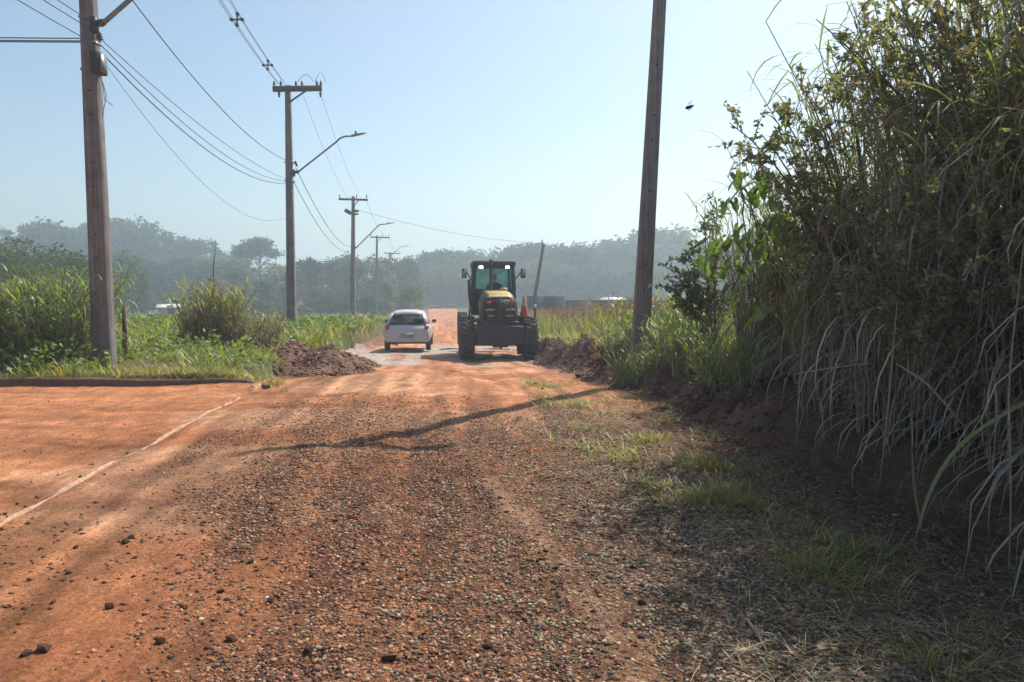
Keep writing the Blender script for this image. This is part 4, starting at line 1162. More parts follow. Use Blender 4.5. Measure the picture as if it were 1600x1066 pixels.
for (px, py, s) in ((190, 852, .055), (182, 860, .045), (100, 870, .035), (380, 885, .05), (560, 890, .04), (40, 1040, .07), (12, 1048, .05), (330, 935, .045), (270, 960, .04), (590, 935, .05), (690, 780, .05),
                    (470, 1035, .06), (620, 910, .04), (480, 905, .05), (410, 950, .05), (150, 965, .05), (60, 960, .035), (520, 820, .04), (230, 1020, .06), (600, 1045, .07), (760, 1020, .06), (870, 905, .04),
                    (835, 592, .12), (848, 601, .07), (830, 585, .08), (1010, 955, .05), (700, 940, .05), (345, 1015, .05)):
    x, y = px_ground(px, py); o = place_clod('soil_clod', (x, y, ground_z(x, y) + s * 0.15), s)
    tag(o, 'small dark lump of soil lying loose on the red dirt', 'soil clod', 'loose soil lumps on the dirt road')

# ------------------------------------------------------------------ grass that nobody could count
GREEN = [(0.15, 0.19, 0.035), (0.12, 0.165, 0.03), (0.20, 0.22, 0.05), (0.095, 0.135, 0.03)]
YEL = [(0.24, 0.21, 0.07), (0.30, 0.25, 0.11), (0.18, 0.19, 0.05)]
def turf(name, n, box, dens, hgt, wid, cols, ypow=1.0, curl=1.1, nseg=3, mat='grass', e0=1.25):
    mb = MB(); p = scatter(n, *box, dens, ypow=ypow); n = len(p)
    hh = hgt[0] + (hgt[1] - hgt[0]) * RNG.uniform(0, 1, n) ** 1.5
    hh = hh * (0.55 + 0.9 * np.clip(0.5 + fbm(p[:, 0] * 0.7, p[:, 1] * 0.7, 3, 401), 0, 1))
    ww = (wid[0] + (wid[1] - wid[0]) * RNG.uniform(0, 1, n)) * np.clip(p[:, 1] / 14, 0.8, 4)
    blades(mb, p - np.array([0, 0, 0.02]), RNG.uniform(0, 6.283, n), hh, ww, e0 - 0.35 * RNG.uniform(0, 1, n), curl * RNG.uniform(0.3, 1.3, n), nseg, rcol(n, cols, 0.3))
    return mb.build(name, M[mat], None, False, 'stuff')
off_road = lambda x, y: 1 - smooth(0.2, 0.6, road_mask(x, y))
def left_side(x, y): return ((x + HEAD * y) < -2.7) & (y > kerb_y(x) + 0.03)
clump = lambda x, y, s=1.2, sd=411: smooth(-0.35, 0.15, fbm(x * s, y * s, 3, sd))
turf('verge_grass', 26000, (-15, -3.0, 10.0, 19.5), lambda x, y: left_side(x, y) * off_road(x, y) * clump(x, y) * (h_mound(x, y) < 0.15), (0.10, 0.42), (0.010, 0.022), GREEN + GREEN + YEL[:2])
turf('verge_fringe', 9000, (-15, -3.2, 9.8, 13.2), lambda x, y: ((x + HEAD * y) < -2.7) * (y > kerb_y(x) - 0.02) * (y < kerb_y(x) + 0.8), (0.06, 0.24), (0.008, 0.018), GREEN + YEL * 2)
turf('meadow_grass', 40000, (-50, -3.4, 18, 78), lambda x, y: left_side(x, y) * off_road(x, y) * (np.abs(x) < 0.75 * y + 4) * clump(x, y, 0.5) * (h_mound(x, y) < 0.15), (0.25, 0.8), (0.02, 0.042), GREEN + YEL[:2] + [(0.2, 0.22, 0.06)], ypow=1.5)
# broad-leaved weeds through the verge
mb = MB(); p = scatter(2200, -24, -3.3, 11.6, 42, lambda x, y: left_side(x, y) * off_road(x, y) * clump(x, y, 0.9, 421) * (h_mound(x, y) < 0.15), ypow=1.4)
for q in p:
    k = random.randint(10, 20); hh = random.uniform(0.15, 0.6)
    pos = q + np.stack([RNG.normal(0, 0.09, k), RNG.normal(0, 0.09, k), RNG.uniform(0.05, hh, k)], -1)
    leaves(mb, pos, RNG.uniform(0.06, 0.13, k) * max(1, q[1] / 18), rcol(k, GREEN[:2] + [(0.16, 0.24, 0.05)], 0.25), 0.45, aspect=0.6)
mb.build('broad_leaf_weeds', M['leaf'], None, False, 'stuff')
def right_side(x, y): return ((x + HEAD * y) > 2.9)
turf('seeding_grass', 17000, (-2, 22, 17.5, 62), lambda x, y: right_side(x, y) * off_road(x, y) * ((x + HEAD * y) > 3.9) * (x < 0.35 * y + 3) * clump(x, y, 0.7, 431), (0.6, 1.25), (0.010, 0.022), GREEN + YEL, ypow=1.7, curl=0.7, e0=1.45)
mb = MB(); p = scatter(5000, -2, 22, 19, 55, lambda x, y: right_side(x, y) * ((x + HEAD * y) > 4.4) * (x < 0.35 * y + 3), ypow=1.5); n = len(p)
hh = RNG.uniform(0.9, 1.35, n)
blades(mb, p, RNG.uniform(0, 6.28, n), hh, 0.012, 1.5, 0.25, 2, rcol(n, [(0.28, 0.2, 0.11)], 0.2))
leaves(mb, np.repeat(p, 3, 0) + np.stack([RNG.normal(0, 0.06, 3 * n), RNG.normal(0, 0.06, 3 * n), np.repeat(hh, 3) - RNG.uniform(0, 0.25, 3 * n)], -1), 0.16, rcol(3 * n, [(0.36, 0.22, 0.15), (0.33, 0.26, 0.14), (0.26, 0.2, 0.09)], 0.25), 1.6, aspect=0.3)
mb.build('grass_seed_heads', M['dry'], None, False, 'stuff')
turf('ridge_grass', 9000, (-1.5, 4, 9, 26), lambda x, y: right_side(x, y) * ((x + HEAD * y) < 4.9) * ((x + HEAD * y) > 3.45) * clump(x, y, 1.0, 441), (0.12, 0.5), (0.010, 0.02), GREEN + YEL)
def patch(x, y):
    r_ = np.zeros_like(x)
    for (px, py, rx_, ry_) in ((920, 626, 0.5, 0.55), (960, 655, 0.3, 0.4), (1010, 690, 0.5, 0.65), (1060, 740, 0.42, 0.5), (990, 660, 0.3, 0.3), (1150, 790, 0.38, 0.45), (1290, 900, 0.32, 0.28), (1480, 1030, 0.4, 0.25), (850, 590, 0.3, 0.7), (1120, 640, 0.4, 0.5), (1330, 860, 0.3, 0.3)):
        d = 1.6 * F_PX / (py - HOR); xx = (px - CX) / F_PX * d
        r_ = np.maximum(r_, np.exp(-(((x - xx) / rx_) ** 2 + ((y - d) / ry_) ** 2)))
    return r_ * smooth(-0.05, 0.3, fbm(x * 3, y * 3, 3, 451)) * np.where(y < 5.2, 0.45, 1.0)
turf('shoulder_grass', 8500, (0.2, 3.4, 2.6, 13), patch, (0.06, 0.26), (0.005, 0.012), GREEN[:2] + YEL * 2 + [(0.24, 0.25, 0.06)], curl=1.6, e0=1.1)
# cut straw and leaf litter on the right shoulder
mb = MB(); p = scatter(11000, 0.3, 3.3, 2.4, 11, lambda x, y: smooth(1.0, 2.4, x + HEAD * y + 0.5 * fbm(x, y, 3, 461)) * ((x + HEAD * y) < 3.4) * np.exp(-(y - 2.4) / 5)); n = len(p)
blades(mb, p + np.array([0, 0, 0.012]), RNG.uniform(0, 6.28, n), RNG.uniform(0.05, 0.22, n), RNG.uniform(0.003, 0.008, n), RNG.uniform(0, 0.35, n), 0.5, 2, rcol(n, [(0.30, 0.24, 0.15), (0.20, 0.15, 0.09), (0.14, 0.15, 0.06), (0.38, 0.31, 0.21)], 0.3))
mb.build('straw_litter', M['dry'], None, False, 'stuff')

# ------------------------------------------------------------------ tall cane grass
def cane_clump(name, n_st, hgt, spread, leaf_len, leaf_w, dry, seed, lean=0.35, cols=None, drycols=None, per=11, bare=0.12, hang=0.0):
    """stems that lean outward, each with long arching leaves; old leaves hang dry"""
    rg = np.random.default_rng(seed)
    cols = cols or [(0.13, 0.16, 0.06), (0.16, 0.19, 0.075), (0.10, 0.13, 0.055), (0.19, 0.19, 0.09)]
    drycols = drycols or [(0.38, 0.34, 0.30), (0.28, 0.245, 0.22), (0.46, 0.41, 0.36), (0.20, 0.175, 0.165)]
    st = MB(); lf = MB(); dl = MB()
    for k in range(n_st):
        r_ = spread * math.sqrt(rg.uniform()) ; a = rg.uniform(0, 6.283)
        b0 = np.array([r_ * math.cos(a), r_ * math.sin(a), -0.1])
        hh = hgt * rg.uniform(0.6, 1.05); ln = lean * rg.uniform(0.2, 1.1) * (0.4 + r_ / spread); aa = a + rg.normal(0, 0.7)
        s = np.linspace(0, 1, 6)
        pts = b0 + np.stack([np.cos(aa) * ln * hh * s ** 1.8, np.sin(aa) * ln * hh * s ** 1.8, hh * s * (1 - 0.12 * ln * s)], -1)
        cst = rcol(1, [(0.20, 0.20, 0.10), (0.30, 0.25, 0.18), (0.19, 0.16, 0.13)], 0.2, rg)[0]
        st.tube(pts, np.linspace(0.011, 0.004, 6), 4, cst, cap=False)
        m_ = per
        t_ = np.clip(np.linspace(bare, 1.0, m_) + rg.normal(0, 0.03, m_), 0.03, 1)
        base = np.stack([np.interp(t_, s, pts[:, i]) for i in range(3)], -1)
        isdry = rg.uniform(0, 1, m_) < np.clip(dry * (1.5 - 1.3 * t_) , 0, 1)
        az = rg.uniform(0, 6.283, m_)
        L = leaf_len * rg.uniform(0.6, 1.2, m_) * (1.1 - 0.45 * t_)
        g = ~isdry
        if g.any(): blades(lf, base[g], az[g], L[g], leaf_w * rg.uniform(.7, 1.2, g.sum()), rg.uniform(0.5, 1.25, g.sum()), rg.uniform(0.8, 2.4, g.sum()), 5, rcol(g.sum(), cols, 0.3, rg))
        if isdry.any(): blades(dl, base[isdry], az[isdry], L[isdry] * 1.05, leaf_w * 0.8, rg.uniform(-0.2, 0.9, isdry.sum()), rg.uniform(1.4, 2.6, isdry.sum()), 5, rcol(isdry.sum(), drycols, 0.3, rg))
    t = thing(name, 'x x x x', 'tall grass')
    st.build('stems', M['stem'], t, False, 'stuff')
    if lf.n: lf.build('green_leaves', M['grass'], t, False, 'stuff')
    if dl.n: dl.build('dry_leaves', M['dry'], t, False, 'stuff')
    return t
def put(t, x, y, rz, label, sc=1.0, cat='tall grass', group=None, first=False, tilt=(0, 0)):
    loc = (x, y, ground_z(x, y))
    if first:
        t.location = loc; t.rotation_euler = (0, 0, rz); t.scale = (sc,) * 3 if np.isscalar(sc) else sc
        t['label'] = label
        if group: t['group'] = group
    else:
        t = dup(t, loc, rz, sc, label, cat, group)
    t.rotation_euler = (tilt[0], tilt[1], rz)
    return t
cA = cane_clump('cane_grass_clump', 130, 4.3, 0.85, 1.15, 0.030, 0.85, 501, 0.22, per=17, bare=0.06)
cB = cane_clump('cane_grass_clump', 130, 3.9, 0.80, 1.05, 0.028, 0.95, 502, 0.26, per=17, bare=0.06)
cC = cane_clump('cane_grass_clump', 90, 3.2, 0.65, 0.95, 0.026, 0.60, 503, 0.30, per=14)
G = 'cane thicket on the right verge'
first_cane = put(cA, 3.95, 3.7, 0.4, 'nearest clump of tall dry cane grass, at the right edge of the picture', 1.0, group=G, first=True)
put(cB, 4.2, 5.2, 2.6, 'grey dry cane grass clump in front of the thicket, second from the right edge', 1.08, group=G, first=True)
put(cA, 5.4, 4.7, 2.2, 'tallest cane clump at the top right corner, behind the nearest clump', 1.12, group=G)
put(cB, 4.55, 6.8, 3.1, 'shaded cane clump in the middle of the thicket, full of dry leaves', 1.04, group=G)
put(cA, 5.9, 6.4, 4.0, 'tall cane clump rising behind the middle of the thicket', 1.12, group=G)
put(cB, 4.6, 8.2, 5.0, 'leaning cane clump behind the broad-leaved vine', 0.84, group=G)
put(cA, 6.2, 8.6, 0.9, 'rear cane clump against the sky, behind the woody bush', 1.0, group=G)
put(cC, 4.05, 9.6, 0.3, 'green cane clump near the pole side of the thicket', 0.86, group=G, first=True)
put(cC, 4.9, 11.0, 2.0, 'lower green cane clump at the far end of the thicket', 0.80, group=G)
put(cB, 3.55, 6.0, 0.7, 'dry cane clump hanging over the cut bank in the thicket front', 0.86, group=G)
put(cC, 3.45, 7.2, 1.9, 'leafy cane clump in the thicket front, below the woody bush', 0.92, group=G)
put(cB, 3.65, 8.3, 2.9, 'dry cane clump right behind the broad-leaved vine stems', 0.60, group=G)
put(cC, 3.35, 9.3, 4.4, 'short green cane clump left of the broad-leaved vine', 0.70, group=G)
put(cC, 3.5, 10.1, 5.6, 'short cane clump beside the dark small-leaved bush', 0.66, group=G)
put(cB, 3.75, 4.6, 5.2, 'drooping grey cane clump over the bank, between the two nearest clumps', 0.80, group=G)
# blades and stalks that stand out in front of the nearest clump
def ribbon(parent, pxs, y, w, col, name, mat='grass'):
    pts = np.array([P(px, py, yy) for (px, py), yy in zip(pxs, y)])
    s = np.linspace(0, 1, len(pts)); f = np.linspace(0, 1, 14)
    pts = np.stack([np.interp(f, s, pts[:, i]) for i in range(3)], -1)
    for _ in range(2): pts[1:-1] = (pts[:-2] + 2 * pts[1:-1] + pts[2:]) / 4
    ww = w * np.sin(np.clip(0.12 + 0.88 * f, 0, 1) * math.pi) ** 0.6 / 2
    d = np.gradient(pts, axis=0); side = np.cross(d, np.array([0.15, 1, 0.2])); side /= np.linalg.norm(side, axis=1)[:, None]
    v = np.concatenate([pts - side * ww[:, None], pts + np.array([0, 0.006, -0.004]), pts + side * ww[:, None]])
    n = len(f); fs = []
    for i in range(n - 1): fs += [(i, i + 1, n + i + 1, n + i), (n + i, n + i + 1, 2 * n + i + 1, 2 * n + i)]
    M_ = np.array((Matrix.Translation(parent.location) @ parent.rotation_euler.to_matrix().to_4x4() @ Matrix.Diagonal((*parent.scale, 1))).inverted())
    v = v @ M_[:3, :3].T + M_[:3, 3]
    return MB().add(v, fs, col).build(name, M[mat], parent)
ribbon(first_cane, [(1640, 612), (1560, 650), (1490, 700), (1450, 770), (1428, 850)], [3.6, 3.5, 3.45, 3.4, 3.4], 0.022, (0.16, 0.19, 0.12), 'leaf_blade')
ribbon(first_cane, [(1600, 380), (1574, 600), (1580, 760), (1577, 890)], [3.4, 3.4, 3.35, 3.3], 0.010, (0.30, 0.26, 0.18), 'dry_stalk', 'dry')
ribbon(first_cane, [(1402, 470), (1388, 630), (1374, 760)], [4.2, 4.15, 4.1], 0.010, (0.32, 0.26, 0.18), 'dry_stalk', 'dry')
ribbon(first_cane, [(1262, 470), (1250, 580), (1243, 700)], [4.9, 4.9, 4.9], 0.011, (0.26, 0.2, 0.14), 'dry_stalk', 'dry')
ribbon(first_cane, [(1400, 568), (1450, 600), (1510, 670)], [4.1, 3.9, 3.8], 0.012, (0.26, 0.21, 0.15), 'dry_stalk', 'dry')
ribbon(first_cane, [(1240, 585), (1290, 576), (1370, 566)], [4.8, 4.7, 4.6], 0.008, (0.42, 0.36, 0.28), 'dry_stalk', 'dry')
ribbon(first_cane, [(1440, 830), (1428, 760), (1424, 690)], [3.7, 3.7, 3.7], 0.014, (0.2, 0.17, 0.12), 'dry_stalk', 'dry')

# left verge: green cane clump at the picture edge, browning clump in the middle of the verge
yel_green = [(0.12, 0.165, 0.04), (0.16, 0.20, 0.06), (0.085, 0.125, 0.035)]
cD = cane_clump('cane_grass_clump', 130, 1.75, 0.80, 0.75, 0.034, 0.20, 511, 0.38, yel_green, per=12)
G2 = 'green cane grass on the left verge'
put(cD, -8.15, 13.1, 0.2, 'lush green cane grass clump just left of the first pole', 1.0, group=G2, first=True)
put(cD, -9.5, 13.6, 2.0, 'lush green cane grass clump at the left edge of the picture', 1.02, group=G2)
put(cD, -8.9, 14.6, 4.2, 'green cane grass behind the other clumps left of the first pole', 1.05, group=G2)
cE = cane_clump('dry_cane_clump', 170, 1.7, 0.60, 0.7, 0.030, 0.6, 512, 0.36, [(0.16, 0.20, 0.05), (0.22, 0.22, 0.08)], [(0.26, 0.17, 0.12), (0.20, 0.13, 0.09), (0.30, 0.22, 0.15)], per=10)
put(cE, -7.0, 17.2, 0.0, 'tall browning grass clump with yellow tips between the first two poles', 1.0, first=True)
cF = cane_clump('dry_cane_clump', 140, 1.1, 0.65, 0.5, 0.022, 1.2, 513, 0.45, None, [(0.27, 0.17, 0.125), (0.21, 0.13, 0.095), (0.32, 0.24, 0.17)], per=8)
put(cF, -6.1, 17.0, 0.0, 'low reddish-brown dead grass clump leaning right of the tall browning clump', 1.0, first=True)
cG = cane_clump('tall_grass_tuft', 55, 1.0, 0.35, 0.55, 0.022, 0.2, 514, 0.45, [(0.20, 0.27, 0.05), (0.15, 0.22, 0.04)], per=7)
G3 = 'bright grass tufts beside the leaning pole'
for k, (px, y, s, lab) in enumerate(((1040, 11.3, 0.85, 'bright green grass tuft right of the leaning pole'), (1085, 10.4, 0.9, 'bright backlit grass tuft below the woody bush'), (1130, 9.2, 0.75, 'grass tuft at the foot of the broad-leaved vine'),
                                     (1010, 13.4, 0.9, 'grass tuft directly behind the leaning pole'), (965, 14.2, 0.8, 'grass tuft left of the leaning pole'), (1065, 12.6, 1.0, 'yellow-green grass tuft behind the other tufts'), (1180, 8.6, 0.6, 'shaded grass tuft where the soil ridge meets the thicket'), (984, 11.75, 0.6, 'low grass tuft in front of the leaning pole foot, on its left'), (1012, 11.6, 0.68, 'low grass tuft in front of the leaning pole foot, on its right'))):
    x = (px - CX) / F_PX * y
    put(cG, x, y, k * 1.3, lab, s, 'grass tuft', G3, first=(k == 0))

# ------------------------------------------------------------------ woody bushes in and beside the thicket
def bush(name, base, tips, leaf, n_leaf, cols, seed, tw=10, rad=0.02, twl=0.35, droop=0.3, aspect=0.55, flat=0.7):
    """stems from the base to given tips; twigs and leaves along the outer part of every stem"""
    rg = np.random.default_rng(seed)
    t = thing(name, 'x x x x', 'bush', tuple(base)); o = np.array(base)
    st = MB(); lf = MB()
    for tip in tips:
        tip = np.array(tip) - o
        s = np.linspace(0, 1, 10)[:, None]
        mid = tip * np.array([0.35, 0.35, 0.0]) + np.array([0, 0, tip[2] * 0.75]) + rg.normal(0, 0.08, 3)
        pts = (1 - s) ** 2 * np.zeros(3) + 2 * s * (1 - s) * mid + s ** 2 * tip
        st.tube(pts, np.linspace(rad, 0.004, 10), 5, rcol(1, [(0.12, 0.09, 0.07)], 0.2, rg)[0], cap=False)
        for k in range(tw):
            f = rg.uniform(0.35, 1.0); b0 = np.array([np.interp(f, s[:, 0], pts[:, i]) for i in range(3)])
            d = rg.normal(size=3) * np.array([1, 1, 0.6]); d /= np.linalg.norm(d)
            d = d * 0.7 + (tip / np.linalg.norm(tip)) * 0.5
            L = twl * rg.uniform(0.5, 1.3)
            q = np.linspace(0, 1, 5)[:, None]
            tp = b0 + d * L * q - np.array([0, 0, droop]) * L * q ** 2
            st.tube(tp, np.linspace(0.006, 0.002, 5), 3, rcol(1, [(0.13, 0.10, 0.07)], 0.2, rg)[0], cap=False)
            m_ = n_leaf; ff = rg.uniform(0.1, 1.05, m_)
            pos = np.stack([np.interp(ff, q[:, 0], tp[:, i]) for i in range(3)], -1) + rg.normal(0, 0.012, (m_, 3))
            leaves(lf, pos, leaf * rg.uniform(0.6, 1.25, m_), rcol(m_, cols, 0.3, rg), flat, rg, aspect)
    st.build('stems', M['stem'], t)
    lf.build('foliage', M['leaf'], t, False, 'stuff')
    return t
def gpos(px, y, dz=0.0):
    x = (px - CX) / F_PX * y
    return (x, y, ground_z(x, y) + dz)
DK = [(0.06, 0.085, 0.035), (0.08, 0.11, 0.04), (0.05, 0.065, 0.035), (0.10, 0.12, 0.05)]
OL = [(0.14, 0.165, 0.085), (0.17, 0.185, 0.11), (0.17, 0.155, 0.12), (0.115, 0.145, 0.075)]
tips = [P(*q) for q in ((1140, 192, 6.6), (1190, 210, 6.8), (1165, 235, 6.4), (1210, 170, 7.0), (1230, 250, 6.2), (1260, 190, 6.8), (1285, 140, 6.8), (1250, 130, 6.4), (1300, 90, 6.5), (1190, 265, 7.0), (1330, 170, 6.4), (1225, 305, 6.4), (1300, 250, 6.2))]
t = bush('woody_bush', (3.35, 6.9, ground_z(3.35, 6.9)), tips, 0.054, 26, OL, 601, tw=16, twl=0.42, rad=0.022)
t['label'] = 'woody bush whose thin leafy branches reach furthest left against the sky'
tips = [P(*q) for q in ((1275, 30, 6.0), (1300, 55, 5.8), (1340, 25, 6.2), (1380, -10, 6.0), (1330, 75, 5.6), (1420, -40, 5.8), (1460, 20, 5.6), (1400, 60, 5.5), (1360, 110, 5.6), (1480, -60, 5.8), (1540, 10, 5.6), (1590, -40, 5.4), (1450, 110, 5.4), (1520, 80, 5.2), (1590, 60, 5.2), (1420, 180, 5.2), (1550, 160, 5.0), (1490, 220, 5.0))]
t = bush('woody_bush', (3.9, 5.6, ground_z(3.9, 5.6)), tips, 0.050, 28, OL + [(0.19, 0.14, 0.12)], 602, tw=19, twl=0.40, rad=0.026)
t['label'] = 'highest leafy bush crowning the thicket at the top right corner'
tips = [P(*q) for q in ((1052, 425, 11.4), (1065, 400, 11.5), (1085, 385, 11.6), (1045, 450, 11.3), (1100, 410, 11.3), (1075, 440, 11.2), (1110, 360, 11.6), (1115, 440, 11.2), (1130, 390, 11.0), (1060, 470, 11.4), (1095, 470, 11.2), (1130, 470, 11.0))]
t = bush('woody_bush', gpos(1105, 11.6), tips, 0.075, 16, DK, 603, tw=13, twl=0.30, rad=0.02, aspect=0.62)
t['label'] = 'dark small-leaved bush at the left end of the thicket, right of the leaning pole'
tips = [P(*q) for q in ((1102, 312, 10.4), (1112, 335, 10.3), (1094, 345, 10.4), (1120, 318, 10.5))]
t = bush('young_sapling', gpos(1118, 10.5), tips, 0.10, 9, [(0.12, 0.17, 0.05), (0.16, 0.2, 0.07)], 604, tw=8, twl=0.20, rad=0.012, aspect=0.35)
t['label'] = 'slender sapling poking up against the sky above the dark bush'; t['category'] = 'sapling'
tips = [P(*q) for q in ((1225, 400, 6.2), (1300, 330, 5.6), (1270, 430, 5.8), (1350, 300, 5.2), (1400, 380, 4.8), (1340, 420, 5.0), (1450, 300, 4.6), (1500, 380, 4.4), (1560, 330, 4.2), (1540, 250, 4.4), (1590, 420, 3.9), (1440, 450, 4.4))]
t = bush('tangled_shrub', (3.3, 5.2, ground_z(3.3, 5.2)), tips, 0.040, 30, OL + [(0.22, 0.20, 0.16)], 605, tw=19, twl=0.38, rad=0.014)
t['label'] = 'tangled olive shrub threaded through the shaded face of the thicket'; t['category'] = 'shrub'

cb = gpos(333, 17.4)
rgb_ = np.random.default_rng(77)
tips = []
for _ in range(34):
    a = rgb_.uniform(0, 6.28); e = rgb_.uniform(0.25, 1.5); r_ = rgb_.uniform(0.8, 1.0)
    tips.append(np.array(cb) + np.array([0.72 * math.cos(a) * math.cos(e) * r_, 0.6 * math.sin(a) * math.cos(e) * r_, 0.25 + 1.35 * math.sin(e) * r_]))
t = bush('round_bush', cb, tips, 0.085, 12, [(0.15, 0.15, 0.06), (0.19, 0.17, 0.075), (0.20, 0.135, 0.085), (0.12, 0.12, 0.05)], 606, tw=9, twl=0.26, rad=0.014)
t['label'] = 'rounded brown-green bush on the verge between the first two poles'
# broad-leaved vine: every big lobed leaf is a piece of its own
def big_leaf_mesh(seed):
    rg = np.random.default_rng(seed)
    n = 14; pts = []
    for k in range(n):
        a = -math.pi * 0.86 + 2 * math.pi * 0.86 * k / (n - 1)
        lob = 0.72 + 0.28 * math.cos(2.5 * a) + rg.normal(0, 0.03)
        r_ = lob * (0.62 + 0.38 * math.cos(a * 0.5))
        x, y = r_ * math.cos(a), r_ * math.sin(a) * 0.85
        pts.append((x, y, -0.28 * x * x - 0.18 * y * y + 0.10 * abs(y)))
    v = [(0, 0, 0.0)] + [(0.5 * p[0], 0.5 * p[1], 0.12 * abs(p[1]) - 0.05 * p[0] ** 2) for p in pts] + pts
    f = [(0, 1 + k, 2 + k) for k in range(n - 1)] + [(1 + k, 1 + n + k, 2 + n + k, 2 + k) for k in range(n - 1)]
    g = MB().add(v, f, rcol(1, [(0.075, 0.14, 0.035), (0.06, 0.11, 0.035), (0.10, 0.17, 0.04), (0.16, 0.18, 0.05)], 0.2, rg)[0])
    o = g.build('leaf', M['leaf']); me = o.data; bpy.data.objects.remove(o)
    return me
BL = [big_leaf_mesh(700 + k) for k in range(7)]
dead = big_leaf_mesh(750); dead.color_attributes['Col'].data.foreach_set('color', np.tile(np.array([0.075, 0.038, 0.034, 1], np.float32), len(dead.vertices)))
vb = (2.95, 8.0, ground_z(2.95, 8.0))
vine = thing('broad_leaf_vine', 'climbing vine with big glossy green lobed leaves at the thicket front', 'vine', vb)
st = MB(); o = np.array(vb)
spots = []
for chain in (((1170, 300), (1160, 290), (1135, 320)), ((1150, 330), (1180, 285), (1200, 300)), ((1150, 360), (1125, 390), (1108, 430)), ((1180, 360), (1165, 410), (1140, 460)), ((1210, 370), (1190, 430), (1180, 480)), ((1230, 350), (1250, 400), (1240, 450)), ((1190, 330), (1215, 345), (1235, 380)), ((1265, 440), (1275, 455), (1262, 470))):
    y = random.uniform(7.1, 7.7)
    pts = np.array([P(*q, y + 0.08 * k) for k, q in enumerate(chain)]) - o
    root = np.array([0, 0.1, 0.6]); pp = np.concatenate([[np.zeros(3), root], pts])
    s = np.linspace(0, 1, len(pp)); f = np.linspace(0, 1, 16)
    pp = np.stack([np.interp(f, s, pp[:, i]) for i in range(3)], -1)
    for _ in range(2): pp[1:-1] = (pp[:-2] + 2 * pp[1:-1] + pp[2:]) / 4
    st.tube(pp, 0.008, 5, (0.14, 0.15, 0.06))
    for k in range(15): spots.append(pp[random.randint(7, 15)] + np.array([random.gauss(0, .09), random.gauss(-0.08, .08), random.gauss(0, .09)]))
st.build('vine_stems', M['stem'], vine)
for p in spots:
    l = link('leaf', random.choice(BL), vine); s = random.uniform(0.07, 0.145); l.scale = (s, s, s); l.location = tuple(p)
    l.rotation_euler = (random.gauss(0, 0.5), random.uniform(0.4, 1.3), random.uniform(0, 6.28))
for px, py in ((1215, 430), (1222, 445), (1208, 450), (1218, 418)):
    l = link('leaf', dead, vine); l.scale = (0.13,) * 3; l.location = tuple(P(px, py, 7.7) - o); l.rotation_euler = (random.gauss(0, 0.5), 1.2, random.uniform(0, 6.28)); l['label'] = 'dead reddish-brown leaf'

# ------------------------------------------------------------------ trees
def tree(name, seed, h, rx, crown0, n_cl, per, leaf, cols, shape='round', trunk=0.22):
    """tapered trunk with limbs; leaf clumps spread through the crown's volume with gaps between them"""
    rg = np.random.default_rng(seed)
    t = thing(name, 'x x x x', 'tree')
    bk = MB(); lf = MB()
    s = np.linspace(0, 1, 7)[:, None]
    bend = rg.normal(0, 0.05, 2) * h
    tp = np.concatenate([bend * s ** 2, h * 0.8 * s], 1)
    bk.tube(tp, np.linspace(trunk, trunk * 0.25, 7), 7)
    cz = h * (crown0 + (1 - crown0) * 0.5); rz = h * (1 - crown0) * 0.5
    lobes = []
    for k in range(int(rg.integers(6, 10))):
        a = rg.uniform(0, 6.28); rr = rx * rg.uniform(0.25, 0.75)
        z = cz + rz * rg.uniform(-0.75, 0.75)
        if shape == 'umbrella': z = h * rg.uniform(0.80, 0.93)
        if shape == 'tall': rr *= 0.7; z = h * rg.uniform(crown0, 0.96)
        lobes.append((rr * math.cos(a), rr * math.sin(a), z, rx * rg.uniform(0.32, 0.58)))
    if shape == 'round': lobes.append((0, 0, h - rx * 0.5, rx * 0.5))
    for (x, y, z, r_) in lobes:
        zz = min(max(z - r_ * 0.8, h * 0.15), h * 0.75)
        f = zz / (h * 0.8) * 0.85; b0 = np.array([bend[0] * f * f, bend[1] * f * f, h * 0.8 * f])
        e = np.array([x, y, z]); q = np.linspace(0, 1, 5)[:, None]
        bk.tube(b0 + (e - b0) * q + np.array([0, 0, 0.08]) * np.sin(q * 3.14) * h * 0.3, np.linspace(trunk * 0.4, trunk * 0.1, 5), 5, cap=False)
    each = max(1, n_cl // len(lobes))
    for (x, y, z, r_) in lobes:
        d = rg.normal(size=(each, 3)); d /= np.linalg.norm(d, axis=1)[:, None]
        flat = 0.45 if shape == 'umbrella' else 0.8
        c = np.array([x, y, z]) + d * r_ * rg.uniform(0.55, 1.05, (each, 1)) * np.array([1, 1, flat])
        cc = rcol(each, cols, 0.3, rg)
        pos = np.repeat(c, per, 0) + rg.normal(0, r_ * 0.17, (each * per, 3))
        leaves(lf, pos, leaf * rg.uniform(0.6, 1.3, each * per), np.clip(np.repeat(cc, per, 0) * rg.uniform(0.8, 1.2, (each * per, 1)), 0, 1), 0.6, rg, 0.7)
    bk.build('trunk', M['bark'], t, True)
    lf.build('crown', M['crown'], t, False, 'stuff')
    return t
TG = [(0.055, 0.085, 0.03), (0.07, 0.10, 0.035), (0.045, 0.07, 0.03), (0.085, 0.11, 0.04)]
TY = [(0.12, 0.15, 0.045), (0.15, 0.17, 0.06), (0.10, 0.13, 0.04)]
TB = [(0.12, 0.115, 0.07), (0.09, 0.10, 0.05), (0.13, 0.12, 0.08)]
protos = {'r%d' % k: tree('broadleaf_tree', 800 + k, 11.0, 4.6, 0.06, 260, 20, 0.55, TG, 'round', 0.28) for k in range(5)}
protos.update({'t%d' % k: tree('tall_tree', 820 + k, 15.0, 3.6, 0.22, 190, 18, 0.55, TG, 'tall', 0.22) for k in range(3)})
